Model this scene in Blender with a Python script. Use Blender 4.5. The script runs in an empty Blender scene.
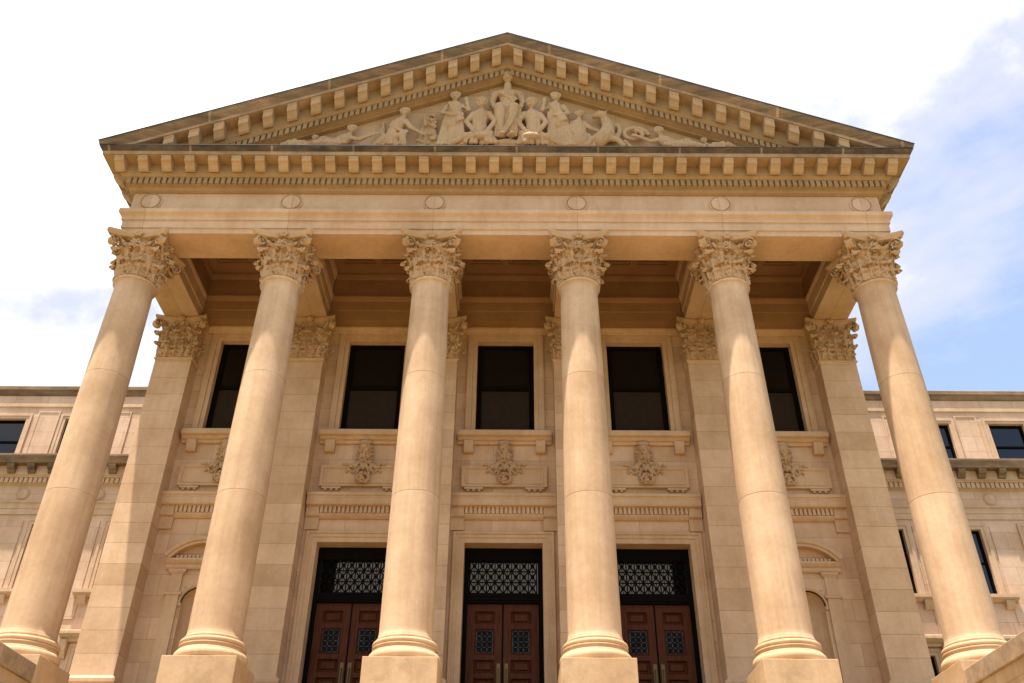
import bpy, bmesh, math, random
from mathutils import Vector, Matrix
random.seed(7)
G = 1.6                      # heights below are measured from eye level; the ground lies 1.6 m lower
SC = bpy.context.scene
COL = SC.collection
R = math.radians

# ------------------------------------------------------------------ materials
def nodes(name):
    m = bpy.data.materials.new(name); m.use_nodes = True
    nt = m.node_tree; b = nt.nodes['Principled BSDF']
    return m, nt, b
def N(nt, t, **kw):
    n = nt.nodes.new(t)
    for k, v in kw.items():
        if k in n.inputs.keys(): n.inputs[k].default_value = v
        else: setattr(n, k, v)
    return n
def mul(nt, a, b, fac=1.0, mode='MULTIPLY'):
    n = nt.nodes.new('ShaderNodeMix'); n.data_type = 'RGBA'; n.blend_type = mode
    if isinstance(fac, (int, float)): n.inputs[0].default_value = fac
    else: nt.links.new(fac, n.inputs[0])
    for s, i in ((a, 6), (b, 7)):
        if isinstance(s, tuple): n.inputs[i].default_value = (*s, 1)
        else: nt.links.new(s, n.inputs[i])
    return n.outputs[2]
def ramp(nt, src, stops):
    r = nt.nodes.new('ShaderNodeValToRGB')
    el = r.color_ramp.elements
    while len(el) < len(stops): el.new(0.5)
    for e, (p, c) in zip(el, stops):
        e.position = p; e.color = (c, c, c, 1) if isinstance(c, (int, float)) else (*c, 1)
    nt.links.new(src, r.inputs[0]); return r.outputs[0]
def stone(name, base, courses=None, stain=0.0, streak=0.5, bump=0.35, mottle=1.0, tint=(1.0, 0.93, 0.84), run=(1.1, 1.1, 0.9), dark=(0.075, 0.06, 0.047), flat=False, joint=(0.62, 0.56, 0.5), jw=0.007):
    base = (base[0], base[1] * 0.995, base[2] * 0.96)
    m, nt, b = nodes(name); L = nt.links
    geo = N(nt, 'ShaderNodeNewGeometry')
    pos = geo.outputs['Position']
    n1 = N(nt, 'ShaderNodeTexNoise', Scale=0.9, Detail=5.0, Roughness=0.6); L.new(pos, n1.inputs['Vector'])
    n2 = N(nt, 'ShaderNodeTexNoise', Scale=9.0, Detail=6.0, Roughness=0.65); L.new(pos, n2.inputs['Vector'])
    mp = N(nt, 'ShaderNodeMapping'); mp.inputs['Scale'].default_value = (5.5, 5.5, 0.28); L.new(pos, mp.inputs['Vector'])
    n3 = N(nt, 'ShaderNodeTexNoise', Scale=1.0, Detail=5.0, Roughness=0.6); L.new(mp.outputs[0], n3.inputs['Vector'])
    lo = 1 - 0.16 * mottle
    c = mul(nt, base, ramp(nt, n1.outputs[0], [(0.3, (lo * tint[0], lo * tint[1], lo * tint[2])), (0.68, 1.06)]))
    c = mul(nt, c, ramp(nt, n2.outputs[0], [(0.3, 0.9), (0.72, 1.05)]), 0.8)
    c = mul(nt, c, ramp(nt, n3.outputs[0], [(0.32, (0.80, 0.76, 0.70)), (0.58, 1.03)]), streak)
    h = n2.outputs[0]
    if courses:
        w, hh, off, vary = courses[:4]; zo = courses[4] if len(courses) > 4 else 0.02
        sep = N(nt, 'ShaderNodeSeparateXYZ'); L.new(pos, sep.inputs[0])
        ad = N(nt, 'ShaderNodeMath', operation='ADD'); L.new(sep.outputs[0], ad.inputs[0]); ad.inputs[1].default_value = 0
        if not flat: L.new(sep.outputs[1], ad.inputs[1])
        cm = N(nt, 'ShaderNodeCombineXYZ'); L.new(ad.outputs[0], cm.inputs[0]); L.new(sep.outputs[2], cm.inputs[1])
        mp2 = N(nt, 'ShaderNodeMapping'); mp2.inputs['Location'].default_value = (2.0 if flat else 0.37, -G + zo, 0); L.new(cm.outputs[0], mp2.inputs['Vector'])
        br = N(nt, 'ShaderNodeTexBrick'); br.offset = off
        br.inputs['Scale'].default_value = 1.0; br.inputs['Brick Width'].default_value = w; br.inputs['Row Height'].default_value = hh
        br.inputs['Mortar Size'].default_value = jw; br.inputs['Mortar Smooth'].default_value = 0.3
        v = 1 - vary
        br.inputs['Color1'].default_value = (1.05, 1.05, 1.05, 1); br.inputs['Color2'].default_value = (v, v * 0.965, v * 0.91, 1)
        br.inputs['Mortar'].default_value = (*joint, 1)
        L.new(mp2.outputs[0], br.inputs['Vector'])
        if joint[0] < 1: c = mul(nt, c, br.outputs['Color'])
    if stain > 0:
        mp3 = N(nt, 'ShaderNodeMapping'); mp3.inputs['Scale'].default_value = run; L.new(pos, mp3.inputs['Vector'])
        n4 = N(nt, 'ShaderNodeTexNoise', Scale=1.3, Detail=8.0, Roughness=0.7, Distortion=0.4); L.new(mp3.outputs[0], n4.inputs['Vector'])
        f = ramp(nt, n4.outputs[0], [(0.62 - 0.4 * stain, 0.0), (0.86 - 0.34 * stain, min(1.0, 0.35 + stain * 0.55))])
        c = mul(nt, c, dark, f, 'MIX')
    if courses and joint[0] > 1: c = mul(nt, c, br.outputs['Color'])
    L.new(c, b.inputs['Base Color'])
    b.inputs['Roughness'].default_value = 0.85
    b.inputs['Specular IOR Level'].default_value = 0.25
    bp = N(nt, 'ShaderNodeBump', Strength=bump, Distance=0.012); L.new(h, bp.inputs['Height']); L.new(bp.outputs[0], b.inputs['Normal'])
    return m
def plain(name, col, rough=0.5, metal=0.0, spec=0.5, var=0.0):
    m, nt, b = nodes(name)
    b.inputs['Base Color'].default_value = (*col, 1); b.inputs['Roughness'].default_value = rough
    b.inputs['Metallic'].default_value = metal; b.inputs['Specular IOR Level'].default_value = spec
    if var:
        geo = N(nt, 'ShaderNodeNewGeometry'); n = N(nt, 'ShaderNodeTexNoise', Scale=6.0, Detail=6.0)
        nt.links.new(geo.outputs['Position'], n.inputs['Vector'])
        nt.links.new(mul(nt, col, ramp(nt, n.outputs[0], [(0.3, 1 - var), (0.7, 1 + var)])), b.inputs['Base Color'])
    return m
def wood(name, col):
    m, nt, b = nodes(name); L = nt.links
    geo = N(nt, 'ShaderNodeNewGeometry'); mp = N(nt, 'ShaderNodeMapping'); mp.inputs['Scale'].default_value = (14, 14, 1.2)
    L.new(geo.outputs['Position'], mp.inputs['Vector'])
    n = N(nt, 'ShaderNodeTexNoise', Scale=1.6, Detail=8.0, Roughness=0.65, Distortion=0.6); L.new(mp.outputs[0], n.inputs['Vector'])
    L.new(mul(nt, col, ramp(nt, n.outputs[0], [(0.28, 0.45), (0.7, 1.35)])), b.inputs['Base Color'])
    b.inputs['Roughness'].default_value = 0.5; b.inputs['Specular IOR Level'].default_value = 0.10
    return m

M = {}
M['shaft'] = stone('limestone shaft', (0.575, 0.40, 0.265), courses=(4.0, 3.22, 0.0, 0.05, -2.44), streak=0.6, mottle=1.2)
M['carved'] = stone('carved limestone', (0.53, 0.355, 0.21), streak=0.3, bump=0.5)
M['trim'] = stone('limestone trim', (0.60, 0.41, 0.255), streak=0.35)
M['pedestal'] = stone('pedestal limestone', (0.52, 0.355, 0.215), streak=0.4, stain=0.32, run=(1.3, 1.3, 1.5), dark=(0.22, 0.14, 0.08))
M['entab'] = stone('limestone entablature', (0.59, 0.41, 0.28), courses=(4.0, 40.0, 0.0, 0.05), streak=0.3, flat=True, stain=0.1, run=(1.6, 1.6, 0.35), dark=(0.33, 0.19, 0.07))
M['wall'] = stone('limestone ashlar', (0.66, 0.46, 0.305), courses=(1.35, 0.57, 0.5, 0.11), streak=0.35)
M['pilaster'] = stone('limestone pilaster courses', (0.66, 0.46, 0.305), courses=(40.0, 0.575, 0.0, 0.12), streak=0.3)
M['corn'] = stone('shade tone cornice limestone', (0.385, 0.262, 0.15), streak=0.4, stain=0.14)  # darker base colour carries the shade of the recesses between modillions
M['block'] = stone('modillion limestone', (0.48, 0.335, 0.21), streak=0.4, stain=0.1)  # same stone in a paler colour, painting in the light on the bracket faces
M['sima'] = stone('weathered limestone', (0.36, 0.245, 0.155), streak=0.5, stain=0.7, run=(0.22, 1.5, 3.2), courses=(3.3, 60.0, 0.0, 0.12), flat=True, joint=(1.7, 1.7, 1.75), jw=0.045)
M['lip'] = stone('stained limestone fascia', (0.42, 0.295, 0.195), streak=0.8, stain=0.42, run=(0.7, 1.5, 1.5), courses=(2.3, 60.0, 0.0, 0.06), flat=True, joint=(1.12, 1.12, 1.15), jw=0.03)
M['edge'] = stone('soot dark cornice edge', (0.20, 0.145, 0.10), streak=0.8, stain=0.8, run=(0.8, 1.5, 1.5), dark=(0.03, 0.026, 0.022), courses=(2.3, 60.0, 0.0, 0.06), flat=True, joint=(2.6, 2.6, 2.6), jw=0.035)
M['tymp'] = stone('tympanum limestone', (0.51, 0.345, 0.21), courses=(1.3, 0.8, 0.5, 0.06), streak=0.2)
M['figure'] = stone('carved tympanum limestone', (0.50, 0.34, 0.205), streak=0.4, bump=0.5)
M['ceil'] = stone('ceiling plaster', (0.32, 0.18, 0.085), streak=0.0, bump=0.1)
M['wing'] = stone('wing limestone', (0.63, 0.45, 0.345), courses=(1.25, 0.62, 0.5, 0.1), streak=0.3)
M['wingtrim'] = stone('wing trim limestone', (0.57, 0.405, 0.285), streak=0.35)
M['wingcorn'] = stone('wing cornice stained', (0.30, 0.20, 0.12), streak=0.5, stain=0.6, run=(0.5, 1.5, 2.0), dark=(0.04, 0.032, 0.026))
M['flank'] = stone('flank wall stone', (0.50, 0.36, 0.23), courses=(1.4, 0.62, 0.5, 0.1), streak=0.5)
M['coping'] = stone('weathered coping', (0.42, 0.30, 0.205), streak=0.6, stain=0.55)
M['steps'] = stone('pale granite steps', (0.34, 0.245, 0.125), streak=0.2)
M['paving'] = stone('plaza paving', (0.30, 0.215, 0.115), courses=(1.2, 0.6, 0.5, 0.1), streak=0.0)
M['iron'] = plain('black painted metal', (0.005, 0.004, 0.003), 0.7, 0.0, 0.04)
M['lead'] = plain('dark lead flashing', (0.03, 0.03, 0.032), 0.6, 0.0, 0.2)
M['glass'] = plain('dark window glass', (0.013, 0.009, 0.006), 0.12, 0.0, 0.12)
M['blind'] = plain('window glass before a lowered shade', (0.034, 0.023, 0.014), 0.35, 0.0, 0.03, 0.1)
M['wingglass'] = plain('wing window glass', (0.005, 0.006, 0.007), 0.05, 0.0, 0.5)
M['frost'] = plain('pale obscured glass', (0.36, 0.29, 0.21), 0.3, 0.0, 0.5, 0.45)
M['clear'] = plain('clear transom glass', (0.9, 0.9, 0.9), 0.02, 0.0, 0.5)
M['clear'].node_tree.nodes['Principled BSDF'].inputs['Transmission Weight'].default_value = 1.0
M['clear'].node_tree.nodes['Principled BSDF'].inputs['IOR'].default_value = 1.15
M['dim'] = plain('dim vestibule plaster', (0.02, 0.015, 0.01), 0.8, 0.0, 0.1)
M['lit'] = plain('lit fanlight within the hall', (0.12, 0.10, 0.08), 0.6, 0.0, 0.2)
M['lit'].node_tree.nodes['Principled BSDF'].inputs['Emission Color'].default_value = (1.0, 0.87, 0.70, 1)
M['lit'].node_tree.nodes['Principled BSDF'].inputs['Emission Strength'].default_value = 0.042
M['pane'] = plain('door lattice glass', (0.05, 0.044, 0.04), 0.3, 0.0, 0.15, 0.6)
M['wood'] = wood('red brown varnished wood', (0.088, 0.025, 0.008))
M['brass'] = plain('aged brass', (0.16, 0.10, 0.04), 0.45, 1.0)
M['roof'] = plain('dark roof sheet', (0.09, 0.085, 0.08), 0.7, 0, 0.3, 0.2)
M['grass'] = plain('mown lawn', (0.06, 0.09, 0.025), 0.9, 0, 0.2, 0.3)

# ------------------------------------------------------------------ building helpers
def empty(name, loc, label=None, cat=None, parent=None):
    o = bpy.data.objects.new(name, None); COL.objects.link(o)
    o.empty_display_size = 0.5
    if parent is None: o.location = loc
    else: attach(o, parent, loc)
    if label: o['label'] = label
    if cat: o['category'] = cat
    return o
def wloc(o):
    v = Vector(o.location)
    return (wloc(o.parent) + v + o.matrix_parent_inverse.translation) if o.parent else v
def attach(o, parent, loc):
    o.parent = parent
    o.matrix_parent_inverse = Matrix.Translation(-wloc(parent))
    o.location = loc
def obj(name, bm, mat, parent=None, loc=(0, 0, 0), smooth=False, bevel=0.0, remesh=0.0):
    bmesh.ops.recalc_face_normals(bm, faces=bm.faces)
    me = bpy.data.meshes.new(name); bm.to_mesh(me); bm.free()
    if smooth: me.polygons.foreach_set('use_smooth', [True] * len(me.polygons))
    if remesh: me = chisel(fuse(me, remesh), 0.014, 15.0, 0.35, 0.2)
    me.materials.append(M[mat])
    return place(name, me, parent, loc, bevel)
def place(name, me, parent=None, loc=(0, 0, 0), bevel=0.0):
    o = bpy.data.objects.new(name, me); COL.objects.link(o)
    l = (loc[0], loc[1], loc[2] + G)
    if parent is None: o.location = l
    else: attach(o, parent, l)
    if bevel:
        md = o.modifiers.new('edge', 'BEVEL'); md.width = bevel; md.segments = 2; md.limit_method = 'ANGLE'; md.angle_limit = R(40)
    return o
from mathutils import noise
def chisel(me, depth, scale, zs=1.0, lo=0.28, keep=None):
    """cut drilled hollows and undercuts into a fused carving"""
    me.update()
    nrm = [v.normal.copy() for v in me.vertices]
    for v, n in zip(me.vertices, nrm):
        if keep and not keep(v.co): continue
        p = Vector((v.co.x * scale, v.co.y * scale, v.co.z * scale * zs))
        a = noise.noise(p); t = max(0.0, min(1.0, (a - lo) / 0.16))
        v.co -= n * (depth * t * t * (3 - 2 * t))
    return me
def fuse(me, voxel, smooth=1):
    t = bpy.data.objects.new('tmp', me); COL.objects.link(t)
    r = t.modifiers.new('r', 'REMESH'); r.mode = 'VOXEL'; r.voxel_size = voxel; r.use_smooth_shade = True
    if smooth:
        s = t.modifiers.new('s', 'SMOOTH'); s.factor = 0.5; s.iterations = smooth
    dg = bpy.context.evaluated_depsgraph_get(); dg.update()
    out = bpy.data.meshes.new_from_object(t.evaluated_get(dg))
    bpy.data.objects.remove(t)
    out.polygons.foreach_set('use_smooth', [True] * len(out.polygons))
    return out
def box(bm, x0, x1, y0, y1, z0, z1):
    v = [bm.verts.new((x, y, z)) for x in (x0, x1) for y in (y0, y1) for z in (z0, z1)]
    for f in ((0, 1, 3, 2), (4, 6, 7, 5), (0, 4, 5, 1), (2, 3, 7, 6), (0, 2, 6, 4), (1, 5, 7, 3)):
        bm.faces.new([v[i] for i in f])
    return v
def bx(*a):
    bm = bmesh.new(); box(bm, *a); return bm
def lathe(prof, n=64, bm=None, c=(0, 0)):
    bm = bm or bmesh.new()
    rings = []
    for r, z in prof:
        rings.append([bm.verts.new((c[0] + r * math.cos(2 * math.pi * i / n), c[1] + r * math.sin(2 * math.pi * i / n), z)) for i in range(n)])
    for a, b in zip(rings, rings[1:]):
        for i in range(n): bm.faces.new((a[i], a[(i + 1) % n], b[(i + 1) % n], b[i]))
    bm.faces.new(rings[0][::-1]); bm.faces.new(rings[-1])
    return bm
def prism_x(prof, x0, x1, bm=None):
    """closed (y, z) outline pushed along x"""
    bm = bm or bmesh.new()
    a = [bm.verts.new((x0, y, z)) for y, z in prof]; b = [bm.verts.new((x1, y, z)) for y, z in prof]
    n = len(prof)
    for i in range(n): bm.faces.new((a[i], a[(i + 1) % n], b[(i + 1) % n], b[i]))
    bm.faces.new(a[::-1]); bm.faces.new(b)
    return bm
def prism_y(outline, y0, y1, bm=None):
    """closed (x, z) outline pushed along y"""
    bm = bm or bmesh.new()
    a = [bm.verts.new((x, y0, z)) for x, z in outline]; b = [bm.verts.new((x, y1, z)) for x, z in outline]
    n = len(outline)
    for i in range(n): bm.faces.new((a[i], a[(i + 1) % n], b[(i + 1) % n], b[i]))
    bm.faces.new(a[::-1]); bm.faces.new(b)
    return bm
def strip(rows, bm=None, close=False, cap=False):
    """skin a list of equally long point rows"""
    bm = bm or bmesh.new()
    vs = [[bm.verts.new(p) for p in r] for r in rows]
    n = len(rows[0])
    for a, b in zip(vs, vs[1:]):
        for i in range(n if close else n - 1): bm.faces.new((a[i], a[(i + 1) % n], b[(i + 1) % n], b[i]))
    if cap: bm.faces.new(vs[0][::-1]); bm.faces.new(vs[-1])
    return bm
def tube(bm, pts, rad, n=8):
    pts = [Vector(p) for p in pts]
    if isinstance(rad, (int, float)): rad = [rad] * len(pts)
    rings = []
    for i, p in enumerate(pts):
        d = (pts[min(i + 1, len(pts) - 1)] - pts[max(i - 1, 0)]).normalized()
        u = d.orthogonal().normalized() if abs(d.y) > 0.9 else d.cross(Vector((0, 1, 0))).normalized()
        w = d.cross(u)
        rings.append([p + rad[i] * (math.cos(2 * math.pi * k / n) * u + math.sin(2 * math.pi * k / n) * w) for k in range(n)])
    strip(rings, bm, True, True)
def ball(bm, c, r, sub=2):
    if isinstance(r, (int, float)): r = (r, r, r)
    mtx = Matrix.Translation(c) @ Matrix.Diagonal((*r, 1))
    bmesh.ops.create_icosphere(bm, subdivisions=sub, radius=1.0, matrix=mtx)

# ------------------------------------------------------------------ Corinthian capitals
HC = 1.42
def bell(z, r0):
    t = max(0, min(1, z / HC)); return r0 + 0.16 * r0 * t ** 3
def leaf(bm, base, out, H, W, r_add=0.0, lean=0.10, curl=0.115):
    """one acanthus leaf: a lobed sheet that rises along the bell and rolls over outward at its tip"""
    out = Vector(out).normalized(); t = Vector((-out.y, out.x, 0)); base = Vector(base)
    nv, nu = 22, 13
    front, backr = [], []
    for j in range(nv + 1):
        v = j / nv
        if v < 0.68:
            z = H * v / 0.68 * 0.9; n = 0.035 + lean * (v / 0.68) ** 2
        else:
            ph = (v - 0.68) / 0.32 * R(215)
            z = H * 0.9 + curl * math.sin(ph); n = 0.035 + lean + curl * (1 - math.cos(ph))
        lob = abs(math.sin(v * math.pi * 4.6))
        w = W * (0.72 + 0.42 * math.sin(math.pi * min(1, v * 1.1))) * (0.76 + 0.30 * lob)
        if v > 0.78: w *= math.sqrt(max(0.05, 1 - ((v - 0.78) / 0.25) ** 2))
        rf, rb = [], []
        for i in range(nu):
            u = -1 + 2 * i / (nu - 1)
            rib = 0.026 * math.cos(u * math.pi * 3.0) + (0.03 if abs(u) < 0.1 else 0) - 0.13 * math.exp(-((abs(u) - 0.55) / 0.2) ** 2) * (1 - lob) ** 1.5
            cup = -0.085 * u * u + 0.045 * (1 - lob) * (abs(u) - 0.5 if abs(u) > 0.5 else 0) * -2
            p = base + out * (n + rib + cup + r_add) + t * (u * w) + Vector((0, 0, z))
            rf.append(p); rb.append(p - out * 0.06 - Vector((0, 0, 0.02 if v > 0.7 else 0)))
        front.append(rf); backr.append(rb)
    rows = [f + b[::-1] for f, b in zip(front, backr)]
    strip(rows, bm, True, True)
def scroll(bm, start, out, z1, reach, r, width, turns=1.6, flip=1):
    """a volute: a ribbon that climbs from START and coils at its head, in the plane of OUT and the vertical"""
    out = Vector(out).normalized(); t = Vector((-out.y, out.x, 0)); start = Vector(start)
    pts = []
    c = start + out * reach + Vector((0, 0, z1 - r))
    for k in range(9):
        f = k / 8
        pts.append((start + out * (reach * f ** 1.7 * 0.72) + Vector((0, 0, (z1 - 0.02) * (1 - (1 - f) ** 1.35))), 1.0 - 0.1 * f))
    for k in range(26):
        f = k / 25; a = R(115) - f * turns * 2 * math.pi; rr = r * (1 - 0.80 * f)
        pts.append((c + out * (rr * math.cos(a)) + Vector((0, 0, rr * math.sin(a))), 1.0 - 0.3 * f))
    rows = []
    for i, (p, s) in enumerate(pts):
        d = (pts[min(i + 1, len(pts) - 1)][0] - pts[max(i - 1, 0)][0]).normalized()
        nrm = d.cross(t).normalized(); th = 0.026
        w = width * s
        rows.append([p + nrm * th - t * w, p + nrm * th * 0.3, p + nrm * th + t * w, p - nrm * th + t * w, p - nrm * th - t * w])
    strip(rows, bm, True, True)
    ball(bm, c, r * 0.28, 1)
def rosette(bm, c, out, r):
    out = Vector(out).normalized(); t = Vector((-out.y, out.x, 0))
    ball(bm, Vector(c) + out * 0.05, r * 0.42, 1)
    for k in range(6):
        a = k * math.pi / 3
        ball(bm, Vector(c) + t * (r * 0.62 * math.cos(a)) + Vector((0, 0, r * 0.62 * math.sin(a))), r * 0.42, 1)
def abacus(bm, hx, hy, y_back=None):
    """concave-sided plate with cut corners in two mouldings; for a pilaster the back edge is straight"""
    def outline(s):
        pts = []
        c = 0.09
        sides = [((-1, -1), (1, -1)), ((1, -1), (1, 1)), ((1, 1), (-1, 1)), ((-1, 1), (-1, -1))]
        for (ax, ay), (bx_, by) in sides:
            for k in range(11):
                f = k / 10
                x = (ax + (bx_ - ax) * (c * 0.5 + f * (1 - c))) * hx; y = (ay + (by - ay) * (c * 0.5 + f * (1 - c))) * hy
                sag = 0.20 * math.sin(math.pi * f) * min(hx, hy) / 0.8
                if ax == bx_: x -= math.copysign(sag, ax)
                else: y -= math.copysign(sag, ay)
                if y_back is not None: y = min(y, y_back)
                pts.append((x * s, y * s if y_back is None or y < y_back - 1e-6 else y_back))
        return pts
    rows = []
    for s, z in ((0.93, HC - 0.17), (0.955, HC - 0.12), (0.985, HC - 0.075), (0.985, HC - 0.065), (1.0, HC - 0.06), (1.0, HC)):
        rows.append([(x, y, z) for x, y in outline(s)])
    strip(rows, bm, True, True)
def column_capital():
    bm = bmesh.new(); r0 = 0.455
    lathe([(bell(z, r0) * s, z) for z, s in ((0.0, 1), (0.3, 1), (0.7, 1), (1.0, 1.02), (1.2, 1.1), (HC - 0.16, 1.24))], 40, bm)
    abacus(bm, 0.80, 0.80)
    for k in range(8):
        a = R(22.5 + 45 * k); o = (math.cos(a), math.sin(a), 0)
        leaf(bm, (r0 * o[0], r0 * o[1], 0.0), o, 0.50, 0.20, 0.03, 0.05, 0.075)
        a = R(45 * k); o = (math.cos(a), math.sin(a), 0); d = 0.02 if k % 2 == 0 else 0.05
        leaf(bm, (r0 * o[0], r0 * o[1], 0.02), o, 0.90, 0.21, d - 0.01, 0.10, 0.10)
    for k in range(4):
        a = R(45 + 90 * k); o = Vector((math.cos(a), math.sin(a), 0))
        scroll(bm, o * 0.50 + Vector((0, 0, 0.55)), o, 0.70, 0.33, 0.155, 0.10)
        for s in (-1, 1):
            a3 = a + s * R(24); o3 = Vector((math.cos(a3), math.sin(a3), 0))
            leaf(bm, o3 * 0.50 + Vector((0, 0, 0.52)), o3, 0.46, 0.12, 0.02, 0.09, 0.06)
            a2 = a + s * R(27); o2 = Vector((math.cos(a2), math.sin(a2), 0)); t = Vector((-o2.y, o2.x, 0)) * s
            tube(bm, [o2 * 0.50 + Vector((0, 0, 0.40)), o2 * 0.55 + Vector((0, 0, 0.72)), o2 * 0.585 + Vector((0, 0, 0.82))], [0.04, 0.05, 0.075], 8)
            p = [o2 * 0.58 + Vector((0, 0, 0.84)) + t * (0.02 + 0.12 * f) + o2 * 0.05 * f + Vector((0, 0, 0.27 * f)) for f in (0, 0.35, 0.7, 1)]
            c = p[-1] + t * -0.0 + Vector((0, 0, -0.07))
            p += [c + t * (0.07 * (1 - 0.5 * f) * math.sin(f * 5.0)) + Vector((0, 0, 0.07 * (1 - 0.5 * f) * math.cos(f * 5.0))) for f in (0.3, 0.5, 0.7, 0.85, 1.0)]
            tube(bm, p, [0.032] * len(p), 7)
            q = [o2 * 0.57 + Vector((0, 0, 0.80)), o2 * 0.60 - t * 0.10 + Vector((0, 0, 1.0)), o2 * 0.68 - t * 0.20 + Vector((0, 0, 1.13))]
            tube(bm, q, [0.055, 0.05, 0.04], 7)
        b = R(90 * k); o = Vector((math.cos(b), math.sin(b), 0))
        rosette(bm, o * 0.64 + Vector((0, 0, HC - 0.085)), o, 0.125)
        tube(bm, [o * 0.55 + Vector((0, 0, 0.85)), o * 0.58 + Vector((0, 0, 1.28))], [0.035, 0.03], 6)
    return bm
def pilaster_capital():
    """the same order flattened on a rectangular core, face at y = 0, running back into the wall"""
    bm = bmesh.new(); hw, dp = 0.50, 0.60
    rows = []
    for z, g in ((0, 0), (0.9, 0.01), (1.15, 0.05), (HC - 0.15, 0.12)):
        rows.append([(-hw - g, -g, z), (hw + g, -g, z), (hw + g, dp, z), (-hw - g, dp, z)])
    strip(rows, bm, True, True)
    rows = []
    for s, z in ((-0.05, HC - 0.17), (-0.02, HC - 0.11), (0.0, HC - 0.06), (0.0, HC)):
        pts = []
        for k in range(13):
            f = k / 12; pts.append((-0.79 - s + f * (1.58 + 2 * s), -0.27 - s + 0.15 * math.sin(math.pi * f), z))
        pts += [(0.79 + s, -0.17, z), (0.70 + s, 0.2, z), (0.72 + s, dp, z), (-0.72 - s, dp, z), (-0.70 - s, 0.2, z), (-0.79 - s, -0.17, z)]
        rows.append(pts)
    strip(rows, bm, True, True)
    F = (0, -1, 0)
    for x in (-0.24, 0.24): leaf(bm, (x, 0, 0), F, 0.50, 0.235, 0.03, 0.05, 0.075)
    for x in (-0.46, 0.46): leaf(bm, (x * 0.98, 0, 0.02), F, 0.80, 0.15, 0.0, 0.06, 0.07)
    for s in (-1, 1):
        leaf(bm, (s * 0.48, 0.03, 0), (s * 0.7, -0.7, 0), 0.50, 0.18, 0.02, 0.04, 0.07)
        leaf(bm, (s * 0.50, 0.33, 0), (s, 0, 0), 0.50, 0.17, 0.02, 0.04, 0.07)
        leaf(bm, (s * 0.48, 0.03, 0), (s * 0.7, -0.7, 0), 0.88, 0.20, 0.03, 0.07, 0.085)
        scroll(bm, Vector((s * 0.46, 0.02, 0.55)), (s * 0.7, -0.7, 0), 0.70, 0.29, 0.155, 0.10)
        p = [Vector((s * (0.36 - 0.26 * f ** 1.4), -0.06 - 0.07 * f, 0.78 + 0.42 * f)) for f in (0, 0.3, 0.6, 0.85, 1)]
        p += [Vector((s * (0.16 - 0.06 * math.cos(a)), -0.14, 1.17 + 0.06 * math.sin(a) - 0.02)) for a in (0.5, -0.8, -2.0, -3.3)]
        tube(bm, p, 0.036, 7)
        leaf(bm, (s * 0.30, -0.02, 0.52), (s * 0.25, -1, 0), 0.46, 0.13, 0.02, 0.09, 0.06)
        tube(bm, [(s * 0.36, -0.05, 0.38), (s * 0.36, -0.08, 0.8)], [0.045, 0.08], 8)
        tube(bm, [(s * 0.36, -0.07, 0.78), (s * 0.46, -0.12, 1.0), (s * 0.60, -0.22, 1.14)], [0.05, 0.05, 0.04], 8)
    leaf(bm, (0, 0, 0.02), F, 0.88, 0.25, 0.03, 0.08, 0.095)
    rosette(bm, (0, -0.17, HC - 0.085), F, 0.125)
    return bm

# ------------------------------------------------------------------ the temple front
B = empty('portico_building', (0, 4.0, 0),
          'tan limestone temple front with six tall Corinthian columns and a carved triangular pediment', 'building')
CX = (-10.0, -6.04, -2.0, 2.0, 6.04, 10.0)
BAY = (-8.0, -4.0, 0.0, 4.0, 8.0)
ZP, ZN, ZA, ZF = 5.12, 15.04, 16.52, 4.3      # pedestal top, neck, architrave soffit, portico floor

# --- columns
bm = column_capital(); me = bpy.data.meshes.new('capital'); bmesh.ops.recalc_face_normals(bm, faces=bm.faces); bm.to_mesh(me); bm.free()
cap_me = chisel(fuse(me, 0.0105, 0), 0.038, 11.0, 0.8, 0.16, lambda c: 0.06 < c.z < HC - 0.18); cap_me.materials.append(M['carved'])
def shaft_prof():
    z0, z1 = 5.60, ZN; p = [(0.615, z0 - 0.03), (0.615, z0 + 0.02), (0.59, z0 + 0.05), (0.575, z0 + 0.13)]
    def r(z):
        t = (z - z0) / (z1 - z0); return 0.572 - 0.078 * t ** 1.75
    zs = [z0 + 0.2 + (z1 - 0.16 - z0 - 0.2) * k / 40 for k in range(41)]
    for j in (8.88, 12.10): zs += [j - 0.014, j - 0.005, j, j + 0.005, j + 0.014]
    for z in sorted(zs): p.append((r(z) - (0.006 if z in (8.88, 12.10) else 0), z))
    p += [(0.497, z1 - 0.12), (0.51, z1 - 0.08), (0.535, z1 - 0.06)]
    for k in range(9):
        a = -math.pi / 2 + math.pi * k / 8; p.append((0.525 + 0.045 * math.cos(a), z1 + 0.0 + 0.05 * math.sin(a)))
    p.append((0.48, z1 + 0.055))
    return p
def base_prof():
    p = [(0.70, ZP)]
    for k in range(9):
        a = -math.pi / 2 + math.pi * k / 8; p.append((0.70 + 0.062 * math.cos(a), ZP + 0.10 + 0.098 * math.sin(a)))
    p += [(0.70, ZP + 0.20), (0.70, ZP + 0.225), (0.662, ZP + 0.25), (0.655, ZP + 0.275), (0.668, ZP + 0.30)]
    for k in range(7):
        a = -math.pi / 2 + math.pi * k / 6; p.append((0.672 + 0.018 * math.cos(a), ZP + 0.315 + 0.018 * math.sin(a)))
    p += [(0.655, ZP + 0.335)]
    for k in range(9):
        a = -math.pi / 2 + math.pi * k / 8; p.append((0.645 + 0.045 * math.cos(a), ZP + 0.39 + 0.052 * math.sin(a)))
    p += [(0.60, ZP + 0.445), (0.58, ZP + 0.452)]
    return p
col_root = None
first = {}
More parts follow.
